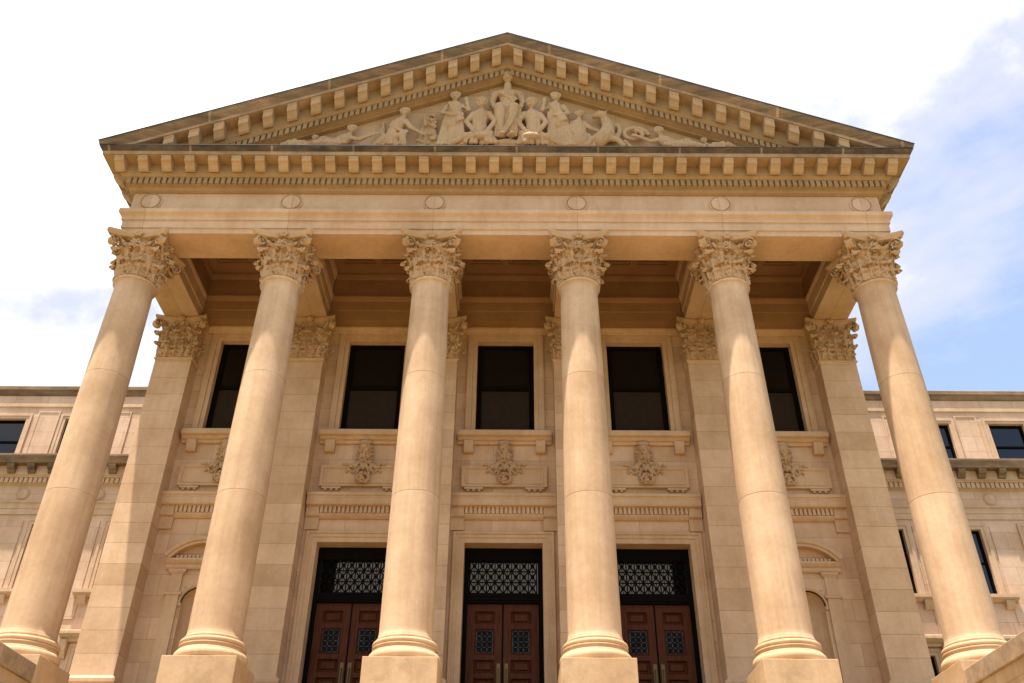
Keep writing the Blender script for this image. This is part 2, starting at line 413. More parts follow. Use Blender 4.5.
for i, x in enumerate(CX):
    c = empty('column', (x, 0, ZF + G), parent=B)
    if i == 0:
        first['shaft'] = obj('shaft', lathe(shaft_prof(), 72), 'shaft', c, (x, 0, 0), smooth=True)
        first['base'] = obj('base', lathe(base_prof(), 72), 'trim', c, (x, 0, 0), smooth=True)
        first['capital'] = place('capital', cap_me, c, (x, 0, ZN + 0.05)); first['capital'].scale = (1.06, 1.06, 1.0)
        first['pedestal'] = obj('pedestal', bx(-0.76, 0.76, -0.76, 0.76, ZF - 0.3, ZP), 'pedestal', c, (x, 0, 0), bevel=0.012)
    else:
        for k, s in first.items():
            o = s.copy(); COL.objects.link(o)
            attach(o, c, (x, 0, s.location.z))

# --- pilasters
bm = pilaster_capital(); me = bpy.data.meshes.new('capital'); bmesh.ops.recalc_face_normals(bm, faces=bm.faces); bm.to_mesh(me); bm.free()
pcap_me = chisel(fuse(me, 0.0115, 0), 0.04, 11.0, 0.8, 0.16, lambda c: 0.06 < c.z < HC - 0.18 and c.y < 0.5); pcap_me.materials.append(M['carved'])
YP, YW = 3.42, 4.0
def pil_base():
    bm = bmesh.new(); rows = []
    for g, z in ((0.16, ZF), (0.16, 5.10), (0.13, 5.14), (0.13, 5.3), (0.15, 5.34), (0.15, 5.44), (0.09, 5.49), (0.075, 5.58), (0.10, 5.62), (0.10, 5.70), (0.04, 5.74), (0.0, 5.78)):
        rows.append([(-0.55 - g, -g, z), (0.55 + g, -g, z), (0.55 + g, 0.575, z), (-0.55 - g, 0.575, z)])
    return strip(rows, bm, True, True)
def neck():
    rows = []
    for g, z in ((0.0, 14.99), (0.03, 15.01), (0.045, 15.04), (0.03, 15.07), (0.0, 15.09)):
        rows.append([(-0.55 - g, -g, z), (0.55 + g, -g, z), (0.55 + g, 0.575, z), (-0.55 - g, 0.575, z)])
    return strip(rows, None, True, True)
pf = {}
for i, x in enumerate(CX):
    c = empty('pilaster', (x, YP, ZF + G), parent=B)
    if i == 0:
        pf['shaft'] = obj('shaft', bx(-0.55, 0.55, 0, 0.575, 5.77, 15.0), 'pilaster', c, (x, YP, 0), bevel=0.01)
        pf['base'] = obj('base', pil_base(), 'trim', c, (x, YP, 0))
        pf['neck_band'] = obj('neck_band', neck(), 'trim', c, (x, YP, 0))
        pf['capital'] = place('capital', pcap_me, c, (x, YP, 15.085))
    else:
        for k, s in pf.items():
            o = s.copy(); COL.objects.link(o); attach(o, c, (x, YP, s.location.z))

# --- main wall with its openings
def wall_sheet(x0, x1, z0, z1, y, holes, extra_x=(), extra_z=()):
    """front sheet at y; each hole (xa, xb, za, zb, depth) gets reveals of its depth"""
    bm = bmesh.new()
    xs = sorted({x0, x1, *extra_x, *[v for h in holes for v in h[:2]]}); zs = sorted({z0, z1, *extra_z, *[v for h in holes for v in h[2:4]]})
    V = {}
    def vt(x, yy, z):
        k = (round(x, 4), round(yy, 4), round(z, 4))
        if k not in V: V[k] = bm.verts.new(k)
        return V[k]
    for xa, xb in zip(xs, xs[1:]):
        for za, zb in zip(zs, zs[1:]):
            cx, cz = (xa + xb) / 2, (za + zb) / 2
            h = next((h for h in holes if h[0] < cx < h[1] and h[2] < cz < h[3]), None)
            if h is None: bm.faces.new((vt(xa, y, za), vt(xb, y, za), vt(xb, y, zb), vt(xa, y, zb)))
            else:
                d = y + h[4]
                if xa == h[0]: bm.faces.new((vt(xa, y, za), vt(xa, y, zb), vt(xa, d, zb), vt(xa, d, za)))
                if xb == h[1]: bm.faces.new((vt(xb, y, za), vt(xb, d, za), vt(xb, d, zb), vt(xb, y, zb)))
                if za == h[2]: bm.faces.new((vt(xa, y, za), vt(xa, d, za), vt(xb, d, za), vt(xb, y, za)))
                if zb == h[3]: bm.faces.new((vt(xa, y, zb), vt(xb, y, zb), vt(xb, d, zb), vt(xa, d, zb)))
    return bm
holes = []
for b in BAY:
    holes.append((b - 0.87, b + 0.87, 12.93, 16.06, 0.26))
    if abs(b) < 7: holes.append((b - 1.06, b + 1.06, ZF, 9.45, 0.50))
    else: holes.append((b - 0.40, b + 0.40, 5.0, 8.2, 0.01))
obj('wall', wall_sheet(-10.53, 10.53, ZF - 0.6, 16.5, YW, holes), 'wall', B)
for s in (-1, 1):
    obj('side_wall', bx(min(s * 9.9, s * 10.53), max(s * 9.9, s * 10.53), YW + 0.012, 14, -G, 16.51), 'wall', B)

# --- windows over the doors
def window_parts(root, b):
    w = empty('window', (b, YW, 12.9 + G), parent=root)
    bm = bmesh.new(); yo, yi = YW - 0.085, YW + 0.0
    # eared stone architrave in two steps, one closed ring
    def ring(bm, ax, az0, az1, bx_, bz0, bz1, y0, y1):
        o = [(-ax, az0), (ax, az0), (ax, az1), (-ax, az1)]; n = [(-bx_, bz0), (bx_, bz0), (bx_, bz1), (-bx_, bz1)]
        rows = [[(x, y1, z) for x, z in o], [(x, y0, z) for x, z in o], [(x, y0, z) for x, z in n], [(x, y1, z) for x, z in n]]
        vs = [[bm.verts.new(p) for p in r] for r in rows]
        for a, c in zip(vs, vs[1:] + vs[:1]):
            for i in range(4): bm.faces.new((a[i], a[(i + 1) % 4], c[(i + 1) % 4], c[i]))
    ring(bm, 1.00, 12.84, 16.16, 0.87, 12.935, 16.06, YW - 0.05, YW + 0.004)
    ring(bm, 1.17, 12.83, 16.31, 1.00, 12.84, 16.16, YW - 0.09, YW + 0.004)
    obj('frame', bm, 'trim', w, (b, 0, 0), bevel=0.008)
    obj('hood_moulding', prism_x([(YW, 16.315), (YW - 0.1, 16.315), (YW - 0.14, 16.34), (YW - 0.14, 16.37), (YW - 0.2, 16.41), (YW - 0.22, 16.45), (YW - 0.22, 16.495), (YW, 16.495)], -1.44, 1.44), 'trim', w, (b, 0, 0))
    bm = bmesh.new()
    box(bm, -0.87, -0.72, 4.17, 4.26, 12.93, 16.06); box(bm, 0.72, 0.87, 4.17, 4.26, 12.93, 16.06)
    box(bm, -0.72, 0.72, 4.172, 4.26, 15.94, 16.06); box(bm, -0.72, 0.72, 4.172, 4.26, 12.93, 13.05)
    box(bm, -0.72, 0.72, 4.16, 4.258, 14.41, 14.52)
    obj('sash', bm, 'iron', w, (b, 0, 0))
    obj('pane', bx(-0.72, 0.72, 4.235, 4.25, 14.51, 15.94), 'glass', w, (b, 0, 0))
    obj('pane', bx(-0.72, 0.72, 4.215, 4.23, 13.05, 14.42), 'blind', w, (b, 0, 0))
    obj('sill', prism_x([(4.0, 12.82), (3.70, 12.80), (3.68, 12.79), (3.68, 12.65), (3.70, 12.63), (3.78, 12.61), (3.84, 12.54), (3.90, 12.52), (3.92, 12.44), (4.0, 12.44)], -1.36, 1.36), 'trim', w, (b, 0, 0), bevel=0.006)
    for s in (-1, 1):
        obj('bracket', prism_x([(4.0, 12.52), (3.80, 12.52), (3.79, 12.48), (3.81, 12.40), (3.84, 12.22), (3.88, 12.16), (4.0, 12.15)], -0.14, 0.14), 'trim', w, (b + s * 1.04, 0, 0), bevel=0.01)
    return w
def emblem():
    bm = bmesh.new(); y = 3.86
    # scrolled shield with a mask, spread sprays at its foot and a hanging bunch of fruit
    for k in range(15):
        a = 2 * math.pi * k / 15; ball(bm, (0.235 * math.sin(a), y + 0.02, 12.10 + 0.34 * math.cos(a)), 0.05, 1)
    ball(bm, (0, y + 0.05, 12.10), (0.215, 0.10, 0.32), 2)
    ball(bm, (0, y - 0.04, 12.28), (0.16, 0.12, 0.15), 2)
    ball(bm, (0, y - 0.0, 12.44), (0.20, 0.12, 0.09), 2)
    for s in (-1, 1):
        ball(bm, (s * 0.055, y - 0.08, 12.16), (0.055, 0.06, 0.075), 1); ball(bm, (s * 0.1, y - 0.05, 12.0), (0.05, 0.05, 0.12), 1)
        ball(bm, (s * 0.17, y - 0.0, 11.80), (0.10, 0.08, 0.09), 1)
        for k in range(7):
            f = k / 6
            ball(bm, (s * (0.20 + 0.37 * f), y + 0.0, 11.66 + 0.05 * math.sin(f * 9) + 0.05 * f), (0.065, 0.06, 0.085 - 0.04 * f), 1)
            ball(bm, (s * (0.18 + 0.30 * f), y + 0.02, 11.55 + 0.06 * math.cos(f * 8) - 0.01 * f), (0.05, 0.05, 0.06), 1)
        tube(bm, [(s * 0.05, y - 0.05, 11.75), (s * 0.16, y - 0.04, 11.52), (s * 0.19, y - 0.02, 11.36)], [0.05, 0.045, 0.03], 7)
    ball(bm, (0, y - 0.06, 12.03), (0.07, 0.08, 0.17), 1)
    ball(bm, (0, y - 0.05, 11.66), (0.09, 0.09, 0.12), 1)
    rnd = random.Random(3)
    for k in range(26):
        a = rnd.uniform(0, 6.28); q = math.sqrt(rnd.random())
        ball(bm, (0.20 * q * math.cos(a), y - 0.06 - 0.08 * (1 - q), 11.30 + 0.17 * q * math.sin(a)), rnd.uniform(0.04, 0.06), 1)
    return bm
bm = emblem(); me = bpy.data.meshes.new('emblem'); bm.to_mesh(me); bm.free()
em_me = chisel(fuse(me, 0.013), 0.04, 14.0, 1.0, 0.15); em_me.materials.append(M['carved'])
def comb(n, pitch, tooth, y_front, y_back, y_gap, z0, z1):
    """a dentil course as one continuous toothed strip, centred on x = 0"""
    bm = bmesh.new(); out = []
    L = n * pitch / 2
    for k in range(n):
        a = -L + k * pitch + (pitch - tooth) / 2
        out += [(a, y_gap), (a, y_front), (a + tooth, y_front), (a + tooth, y_gap)]
    out = [(-L, y_back), (-L, y_gap)] + out + [(L, y_gap), (L, y_back)]
    lo = [bm.verts.new((x, y, z0)) for x, y in out]; hi = [bm.verts.new((x, y, z1)) for x, y in out]
    nn = len(out)
    for i in range(nn): bm.faces.new((lo[i], lo[(i + 1) % nn], hi[(i + 1) % nn], hi[i]))
    for a in (lo[::-1], hi):
        bm.faces.new(a)
    return bm
def apron_parts(root, b):
    a = empty('apron_panel', (b, YW, 11.0 + G), parent=root)
    bm = bmesh.new()
    def rr(x, z0, z1, y): return [(-x, y, z0), (x, y, z0), (x, y, z1), (-x, y, z1)]
    strip([rr(1.21, 11.08, 11.73, 4.0), rr(1.21, 11.08, 11.73, 3.87), rr(1.13, 11.13, 11.66, 3.87), rr(1.09, 11.16, 11.62, 3.92), rr(1.05, 11.18, 11.58, 3.92), rr(1.03, 11.19, 11.57, 3.905)], bm, True, True)
    obj('tablet', bm, 'trim', a, (b, 0, 0), bevel=0.006)
    for s in (-1, 1):
        bm = bx(-0.27, 0.27, 3.89, 4.0, 11.015, 11.075)
        for k in (-1, 0, 1): lathe([(0.035, 10.955), (0.055, 11.02)], 10, bm, (k * 0.16, 3.945))
        obj('peg_block', bm, 'trim', a, (b + s * 0.86, 0, 0))
    place('emblem', em_me, a, (b, 0, 0))
    c = empty('string_course', (b, YW, 10.4 + G), parent=root)
    obj('ledge', prism_x([(4.0, 10.86), (3.70, 10.82), (3.68, 10.80), (3.68, 10.72), (3.71, 10.70), (3.72, 10.66), (3.73, 10.65), (3.73, 10.50), (3.75, 10.46), (3.84, 10.44), (4.0, 10.44)], -1.448, 1.448), 'trim', c, (b, 0, 0))
    obj('dentil_course', comb(18, 0.121, 0.072, 3.83, 4.0, 3.90, 10.25, 10.445), 'trim', c, (b, 0, 0))
    obj('moulded_band', prism_x([(4.0, 10.248), (3.86, 10.248), (3.86, 10.21), (3.90, 10.16), (3.95, 10.12), (4.0, 10.12)], -1.09, 1.09), 'trim', c, (b, 0, 0))
    for s in (-1, 1):
        obj('end_block', prism_x([(4.0, 10.44), (3.85, 10.44), (3.85, 10.20), (3.88, 10.17), (3.93, 10.165), (3.93, 9.80), (4.0, 9.80)], -0.178, 0.178), 'trim', c, (b + s * 1.272, 0, 0))
for b in BAY:
    window_parts(B, b); apron_parts(B, b)

# --- three pairs of doors under pierced transoms
def bar(bm, p, q, w, y0, y1):
    """a flat bar between two (x, z) points"""
    d = Vector((q[0] - p[0], q[1] - p[1])).normalized(); n = Vector((-d.y, d.x)) * w / 2
    prism_y([(p[0] + n.x, p[1] + n.y), (q[0] + n.x, q[1] + n.y), (q[0] - n.x, q[1] - n.y), (p[0] - n.x, p[1] - n.y)], y0, y1, bm)
def loop(bm, c, r, w, y0, y1, n=16):
    rows = []
    for k in range(n):
        a = 2 * math.pi * k / n; ca, sa = math.cos(a), math.sin(a)
        rows.append([(c[0] + (r + w / 2) * ca, y0, c[1] + (r + w / 2) * sa), (c[0] + (r + w / 2) * ca, y1, c[1] + (r + w / 2) * sa),
                     (c[0] + (r - w / 2) * ca, y1, c[1] + (r - w / 2) * sa), (c[0] + (r - w / 2) * ca, y0, c[1] + (r - w / 2) * sa)])
    strip(rows + rows[:1], bm, True)
def door_surround():
    bm = bmesh.new()
    def u(ax, z1, y): return [(-ax, y, ZF), (-ax, y, z1), (ax, y, z1), (ax, y, ZF)]
    rows = [u(1.06, 9.45, 4.0), u(1.06, 9.45, 3.955), u(1.20, 9.585, 3.955), u(1.205, 9.59, 3.93), u(1.30, 9.685, 3.93), u(1.305, 9.69, 3.90), u(1.37, 9.755, 3.89), u(1.38, 9.765, 3.92), u(1.38, 9.765, 4.0)]
    return strip(rows, bm)
def door_leaf(s):
    """a leaf of stiles and rails with sunk panels; s = -1 or 1 is the side its hinges are on"""
    bm = bmesh.new(); y0 = 4.42
    xs = [0.022, 0.20, 0.745, 0.945]; zs = [ZF, 4.55, 5.10, 5.25, 6.03, 6.14, 6.49, 6.60, 7.28, 7.39, 7.74, 7.92]
    V = {}
    def vt(x, y, z):
        k = (round(s * x, 4), y, round(z, 4))
        if k not in V: V[k] = bm.verts.new(k)
        return V[k]
    for i in range(3):
        for j in range(len(zs) - 1):
            xa, xb, za, zb = xs[i], xs[i + 1], zs[j], zs[j + 1]
            if i == 1 and j % 2 == 1:
                prev = [(xa, za), (xb, za), (xb, zb), (xa, zb)]; py = y0
                steps = ((0.02, y0 - 0.012), (0.045, y0 + 0.03)) if zs[j] == 6.60 else ((0.02, y0 - 0.012), (0.045, y0 + 0.06), (0.07, y0 + 0.06), (0.10, y0 + 0.018))
                for g, yy in steps:
                    cur = [(xa + g, za + g), (xb - g, za + g), (xb - g, zb - g), (xa + g, zb - g)]
                    for k in range(4):
                        a, c = k, (k + 1) % 4
                        bm.faces.new((vt(prev[a][0], py, prev[a][1]), vt(prev[c][0], py, prev[c][1]), vt(cur[c][0], yy, cur[c][1]), vt(cur[a][0], yy, cur[a][1])))
                    prev, py = cur, yy
                bm.faces.new([vt(x, py, z) for x, z in prev])
            else: bm.faces.new((vt(xa, y0, za), vt(xb, y0, za), vt(xb, y0, zb), vt(xa, y0, zb)))
    for (xa, za), (xb, zb) in (((0.022, ZF), (0.945, ZF)), ((0.945, ZF), (0.945, 7.92)), ((0.945, 7.92), (0.022, 7.92)), ((0.022, 7.92), (0.022, ZF))):
        bm.faces.new((vt(xa, y0, za), vt(xb, y0, zb), vt(xb, y0 + 0.06, zb), vt(xa, y0 + 0.06, za)))
    return bm
def lattice(s):
    bm = bmesh.new(); xa, xb, za, zb = 0.265, 0.68, 6.66, 7.22; y0, y1 = 4.424, 4.436
    nx, nz = 3, 4; w, h = (xb - xa) / nx, (zb - za) / nz
    for i in range(nx):
        for j in range(nz):
            x, z = xa + i * w, za + j * h
            bar(bm, (s * x, z), (s * (x + w), z + h), 0.016, y0, y1); bar(bm, (s * x, z + h), (s * (x + w), z), 0.016, y0 + 0.002, y1 + 0.002)
            loop(bm, (s * (x + w / 2), z + h / 2), 0.045, 0.018, y0 - 0.004, y1 - 0.004, 10)
    return bm
def transom_grille():
    bm = bmesh.new(); y0, y1 = 4.36, 4.385
    x0, x1, z0, z1 = -0.90, 0.90, 8.19, 9.10; nx, nz = 8, 3; w, h = (x1 - x0) / nx, (z1 - z0) / nz
    for i in range(nx):
        for j in range(nz):
            x, z = x0 + i * w, z0 + j * h; e = 0.001 * ((i + j) % 2)
            bar(bm, (x, z), (x + w, z + h), 0.034, y0 + e, y1 + e); bar(bm, (x, z + h), (x + w, z), 0.034, y0 + 0.003 + e, y1 + 0.003 + e)
            loop(bm, (x + w / 2, z + h / 2), 0.038, 0.03, y0 - 0.004, y1 - 0.004, 12)
    for i in range(nx + 1): bar(bm, (x0 + i * w, z0), (x0 + i * w, z1), 0.03, y0 - 0.002, y1 - 0.002)
    for i in range(nx): bar(bm, (x0 + (i + .5) * w, z0), (x0 + (i + .5) * w, z1), 0.014, y0 + 0.006, y1 + 0.006)
    for j in range(nz + 1): bar(bm, (x0, z0 + j * h), (x1, z0 + j * h), 0.03, y0 + 0.001, y1 + 0.001)
    return bm
df = None
for b in (-4.0, 0.0, 4.0):
    d = empty('doorway', (b, YW, ZF + G), parent=B)
    if df is None:
        df = []
        df.append(obj('surround', door_surround(), 'trim', d, (b, 0, 0), bevel=0.006))
        bm = bmesh.new()
        box(bm, -1.06, -0.943, 4.34, 4.5, ZF, 9.445); box(bm, 0.943, 1.06, 4.34, 4.5, ZF, 9.445)
        box(bm, -0.943, 0.943, 4.342, 4.5, 9.11, 9.445); box(bm, -0.943, 0.943, 4.342, 4.5, 7.925, 8.18)
        box(bm, -0.943, 0.943, 4.325, 4.342, 7.99, 8.10)
        df.append(obj('frame', bm, 'iron', d, (b, 0, 0)))
        df.append(obj('transom_pane', bx(-0.943, 0.943, 4.43, 4.44, 8.18, 9.11), 'clear', d, (b, 0, 0)))
        bm = bmesh.new()
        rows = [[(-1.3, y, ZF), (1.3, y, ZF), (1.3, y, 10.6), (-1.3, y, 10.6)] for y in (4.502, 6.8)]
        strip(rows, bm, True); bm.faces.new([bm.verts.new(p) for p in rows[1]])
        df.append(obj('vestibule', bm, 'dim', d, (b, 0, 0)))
        df.append(obj('inner_fanlight', bx(-1.0, 1.0, 6.70, 6.75, 8.8, 9.92), 'lit', d, (b, 0, 0)))
        df.append(obj('transom_grille', transom_grille(), 'iron', d, (b, 0, 0)))
        for s in (-1, 1):
            df.append(obj('door_leaf', door_leaf(s), 'wood', d, (b, 0, 0)))
            df.append(obj('door_pane', bx(min(s * .25, s * .695), max(s * .25, s * .695), 4.437, 4.445, 6.65, 7.23), 'pane', d, (b, 0, 0)))
            df.append(obj('door_lattice', lattice(s), 'iron', d, (b, 0, 0)))
            bm = bx(s * 0.10 - 0.045, s * 0.10 + 0.045, 4.40, 4.42, 5.70, 6.38)
            tube(bm, [(s * 0.10, 4.40, 5.80), (s * 0.10, 4.33, 5.84), (s * 0.10, 4.33, 6.20), (s * 0.10, 4.40, 6.24)], 0.018, 8)
            df.append(obj('handle', bm, 'brass', d, (b, 0, 0)))
        obj('astragal_strip', bx(-0.02, 0.02, 4.43, 4.46, ZF, 7.92), 'iron', d, (b, 0, 0))
    else:
        for s in df:
            o = s.copy(); COL.objects.link(o); attach(o, d, (b, 0, s.location.z))
        obj('astragal_strip', bx(-0.02, 0.02, 4.43, 4.46, ZF, 7.92), 'iron', d, (b, 0, 0))

# --- shell niches in the outer bays
def niche_recess():
    bm = bmesh.new(); r, zs, y = 0.39, 7.76, 4.0
    n = 20
    A = [math.pi * k / n for k in range(n + 1)]
    arch = [(-r * math.cos(a), zs + r * math.sin(a)) for a in A]
    rect = []
    for a in A:
        cx, sz = -math.cos(a), math.sin(a); t = min(0.40 / abs(cx) if abs(cx) > 1e-6 else 9, 0.44 / sz if sz > 1e-6 else 9)
        rect.append((cx * t, zs + sz * t))
    strip([[(x, y, z) for x, z in rect], [(x, y, z) for x, z in arch]], bm)
    strip([[(-0.40, y, 5.0), (-r, y, 5.0)], [(-0.40, y, zs), (-r, y, zs)]], bm)
    strip([[(0.40, y, 5.0), (r, y, 5.0)], [(0.40, y, zs), (r, y, zs)]], bm)
    strip([[(-r * math.cos(a), y + r * math.sin(a), z) for a in A] for z in (5.0, 6.0, zs)], bm)
    bm.faces.new([bm.verts.new((-r * math.cos(a), y + r * math.sin(a), 5.0)) for a in A])
    rows = []
    for j in range(9):
        e = (math.pi / 2) * j / 8
        rows.append([((-r * math.cos(a)) * math.cos(e) if j < 8 else 0, y + r * math.sin(a) * math.cos(e) * (1 - 0.10 * abs(math.sin(a * 5.5)) * math.sin(2 * e)), zs + r * math.sin(e)) for a in A])
    strip(rows, bm)
    bmesh.ops.remove_doubles(bm, verts=bm.verts, dist=0.0005)
    return bm
def arc_band(r0, r1, cz, half, y0, y1, n=24):
    rows = []
    for k in range(n + 1):
        a = math.pi / 2 + half - 2 * half * k / n
        rows.append([(r * math.cos(a), yy, cz + r * math.sin(a)) for r, yy in ((r0, y1), (r0, y0 + 0.05), (r0 + (r1 - r0) * .4, y0 + 0.04), (r0 + (r1 - r0) * .5, y0), (r1, y0 - 0.02), (r1, y1))])
    return strip(rows, None, True, True)
nf = None
for b in (-8.0, 8.0):
    d = empty('niche', (b, YW, 5.0 + G), parent=B)
    if nf is None:
        nf = [obj('recess', niche_recess(), 'trim', d, (b, 0, 0), smooth=False)]
        R0 = (1.02 ** 2 + 0.50 ** 2) / (2 * 0.50); half = math.asin(1.02 / R0)
        nf.append(obj('hood', arc_band(R0 - 0.17, R0, 9.50 - R0, half, 3.72, 4.0), 'trim', d, (b, 0, 0)))
        nf.append(obj('entablature', prism_x([(4.0, 8.92), (3.80, 8.92), (3.80, 8.87), (3.86, 8.80), (3.90, 8.78), (3.90, 8.70), (3.93, 8.66), (4.0, 8.66)], -0.98, 0.98), 'trim', d, (b, 0, 0)))
        nf.append(obj('dentil_course', comb(14, 0.11, 0.065, 3.86, 4.0, 3.92, 8.93, 9.02), 'trim', d, (b, 0, 0)))
        nf.append(obj('arch_moulding', arc_band(0.39, 0.47, 7.76, math.pi / 2, 3.96, 4.0), 'trim', d, (b, 0, 0)))
        nf.append(obj('impost', bx(-0.47, -0.39, 3.95, 4.0, 7.68, 7.76), 'trim', d, (b, 0, 0)))
        nf.append(obj('impost', bx(0.39, 0.47, 3.95, 4.0, 7.68, 7.76), 'trim', d, (b, 0, 0)))
        for s in (-1, 1):
            bm = bmesh.new(); rows = []
            for g, z in ((0.05, 5.0), (0.05, 5.4), (0.0, 5.45), (0.0, 7.95), (0.05, 7.97), (0.05, 8.03), (0.0, 8.05), (-0.02, 8.07), (-0.02, 8.52), (0.06, 8.60), (0.06, 8.655)):
                rows.append([(-0.17 - g, 3.93 - g * .6, z), (0.17 + g, 3.93 - g * .6, z), (0.17 + g, 4.0, z), (-0.17 - g, 4.0, z)])
            nf.append(obj('side_strip', strip(rows, bm, True, True), 'trim', d, (b + s * 0.65, 0, 0)))
        nf.append(obj('ledge', bx(-1.0, 1.0, 3.78, 4.0, 4.84, 4.996), 'trim', d, (b, 0, 0)))
    else:
        for s in nf:
            o = s.copy(); COL.objects.link(o); attach(o, d, (s.location.x + 16.0, s.location.y, s.location.z))

# --- entablature
AF = 0.56
def sweep_u(prof, y_end=14.0, cap_in=True):
    """a moulding profile (o, z) carried round the left side, the front and the right side with mitred corners"""
    rows = []
    for P in range(4):
        row = []
        for o, z in prof:
            x = 10 + AF + o; y = -(AF + o)
            row.append(((-x, y_end, z), (-x, y, z), (x, y, z), (x, y_end, z))[P])
        rows.append(row)
    return strip(rows, None, True, True)
arch_prof = [(0.0, 16.52), (0.0, 16.69), (0.04, 16.695), (0.04, 16.95), (0.08, 16.955), (0.08, 17.08), (0.10, 17.11), (0.17, 17.17), (0.17, 17.30), (0.12, 17.33), (-0.9, 17.33), (-1.16, 17.33), (-1.16, 17.31), (-1.13, 17.24), (-1.10, 17.21), (-1.10, 16.83), (-1.06, 16.82), (-1.06, 16.52)]
obj('architrave', sweep_u(arch_prof), 'entab', B, bevel=0.006)
fr = obj('frieze', sweep_u([(-0.02, 17.331), (-0.02, 18.06), (-0.9, 18.06), (-0.9, 17.331)]), 'entab', B)
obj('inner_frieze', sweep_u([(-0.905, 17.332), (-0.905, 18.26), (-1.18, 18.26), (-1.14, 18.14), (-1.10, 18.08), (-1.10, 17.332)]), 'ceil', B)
rd = None
for x in CX:
    if rd is None:
        bm = bmesh.new(); n = 40; rows = []
        for r, y in ((0.32, 0.0), (0.32, -0.03), (0.29, -0.045), (0.28, -0.006), (0.258, -0.006), (0.245, -0.055), (0.0001, -0.075)):
            rows.append([(r * math.cos(2 * math.pi * k / n), y, r * math.sin(2 * math.pi * k / n)) for k in range(n)])
        rd = obj('roundel', strip(rows, bm, True), 'entab', fr, (x, -AF + 0.02, 17.69))
    else:
        o = rd.copy(); COL.objects.link(o); attach(o, fr, (x, -AF + 0.02, rd.location.z))
corn = empty('cornice', (0, 0, 18.05 + G), parent=B)
BED = [(-0.02, 18.02), (0.02, 18.02), (0.10, 18.05), (0.13, 18.08), (0.13, 18.12), (0.16, 18.13), (0.16, 18.37), (0.30, 18.38), (0.33, 18.42), (0.37, 18.46), (0.37, 18.49), (0.39, 18.50), (0.39, 18.80)]
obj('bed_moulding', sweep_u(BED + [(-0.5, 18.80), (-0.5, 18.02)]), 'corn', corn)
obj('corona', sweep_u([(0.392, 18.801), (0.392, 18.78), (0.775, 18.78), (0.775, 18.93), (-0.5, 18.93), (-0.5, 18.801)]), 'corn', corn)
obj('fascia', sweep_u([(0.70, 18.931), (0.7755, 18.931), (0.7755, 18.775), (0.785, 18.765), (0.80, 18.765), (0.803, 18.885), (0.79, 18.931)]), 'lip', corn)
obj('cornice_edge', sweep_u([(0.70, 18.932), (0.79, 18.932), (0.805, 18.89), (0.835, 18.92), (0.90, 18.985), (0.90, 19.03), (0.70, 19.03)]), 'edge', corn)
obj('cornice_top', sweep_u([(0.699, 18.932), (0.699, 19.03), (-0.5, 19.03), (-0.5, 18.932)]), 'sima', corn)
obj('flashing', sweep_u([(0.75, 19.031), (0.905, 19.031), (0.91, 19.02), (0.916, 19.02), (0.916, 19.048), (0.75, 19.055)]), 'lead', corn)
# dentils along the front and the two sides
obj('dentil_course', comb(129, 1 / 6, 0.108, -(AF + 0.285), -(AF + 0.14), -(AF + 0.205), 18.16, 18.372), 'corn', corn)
for s in (-1, 1):
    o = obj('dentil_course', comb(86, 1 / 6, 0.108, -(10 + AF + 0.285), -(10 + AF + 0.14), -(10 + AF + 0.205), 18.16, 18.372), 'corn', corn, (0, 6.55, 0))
    o.rotation_euler = (0, 0, R(90 if s > 0 else -90))
def modillion(slope=0.0, drop=0.0):
    """a scrolled bracket under the corona, front to -y; slope shears its top and bottom along x"""
    w = 0.138
    prof = [(0.39, 18.475), (0.42, 18.44), (0.47, 18.43), (0.53, 18.46), (0.60, 18.54), (0.66, 18.585), (0.71, 18.60), (0.735, 18.625), (0.735, 18.70), (0.75, 18.71), (0.772, 18.73), (0.772, 18.775), (0.39, 18.775)]
    prof = [(o, z - drop if z < 18.62 else z) for o, z in prof]
    bm = bmesh.new()
    a = [bm.verts.new((-w, -(AF + o), z - slope * w)) for o, z in prof]; b = [bm.verts.new((w, -(AF + o), z + slope * w)) for o, z in prof]
    n = len(prof)
    for i in range(n): bm.faces.new((a[i], a[(i + 1) % n], b[(i + 1) % n], b[i]))
    bm.faces.new(a[::-1]); bm.faces.new(b)
    return bm
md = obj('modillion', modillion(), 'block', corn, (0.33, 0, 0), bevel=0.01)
for k in range(17):
    for s in (-1, 1):
        x = s * (k + 0.5) * 0.66
        if k == 0 and s == 1: continue
        o = md.copy(); COL.objects.link(o); attach(o, corn, (x, 0, md.location.z))
for s in (-1, 1):
    for k in range(-1, 18):
        o = md.copy(); COL.objects.link(o); attach(o, corn, (s * 10.0, 0.2 + k * 0.66, md.location.z)); o.rotation_euler = (0, 0, R(90 if s > 0 else -90))

# --- raking cornices and tympanum
MS, XT = 0.4265, 11.5
def rake(prof, gap=0.0, x_in=0.0):
    """both slopes of one moulding: (o, h) with h rising towards the apex; cut level on the horizontal cornice"""
    rows = []
    for sx in (-1, 0, 1):
        row = []
        for o, h in prof:
            x = sx * (10 + AF + o + 0.002)
            row.append((x, -(AF + o + gap), h + MS * (XT - abs(x))))
        rows.append(row)
    bm = strip(rows, None, True, True)
    bmesh.ops.bisect_plane(bm, geom=bm.verts[:] + bm.edges[:] + bm.faces[:], plane_co=(0, 0, 19.034), plane_no=(0, 0, -1), clear_outer=True)
    return bm
rk = empty('raking_cornice', (0, 0, 19.0 + G), parent=B)
obj('bed_moulding', rake([(-0.02, 18.0), (0.03, 18.0), (0.05, 18.03), (0.13, 18.05), (0.16, 18.06), (0.16, 18.28), (0.30, 18.29), (0.33, 18.33), (0.37, 18.37), (0.37, 18.41), (0.39, 18.42), (0.39, 18.80), (-0.5, 18.80), (-0.5, 18.0)]), 'corn', rk)
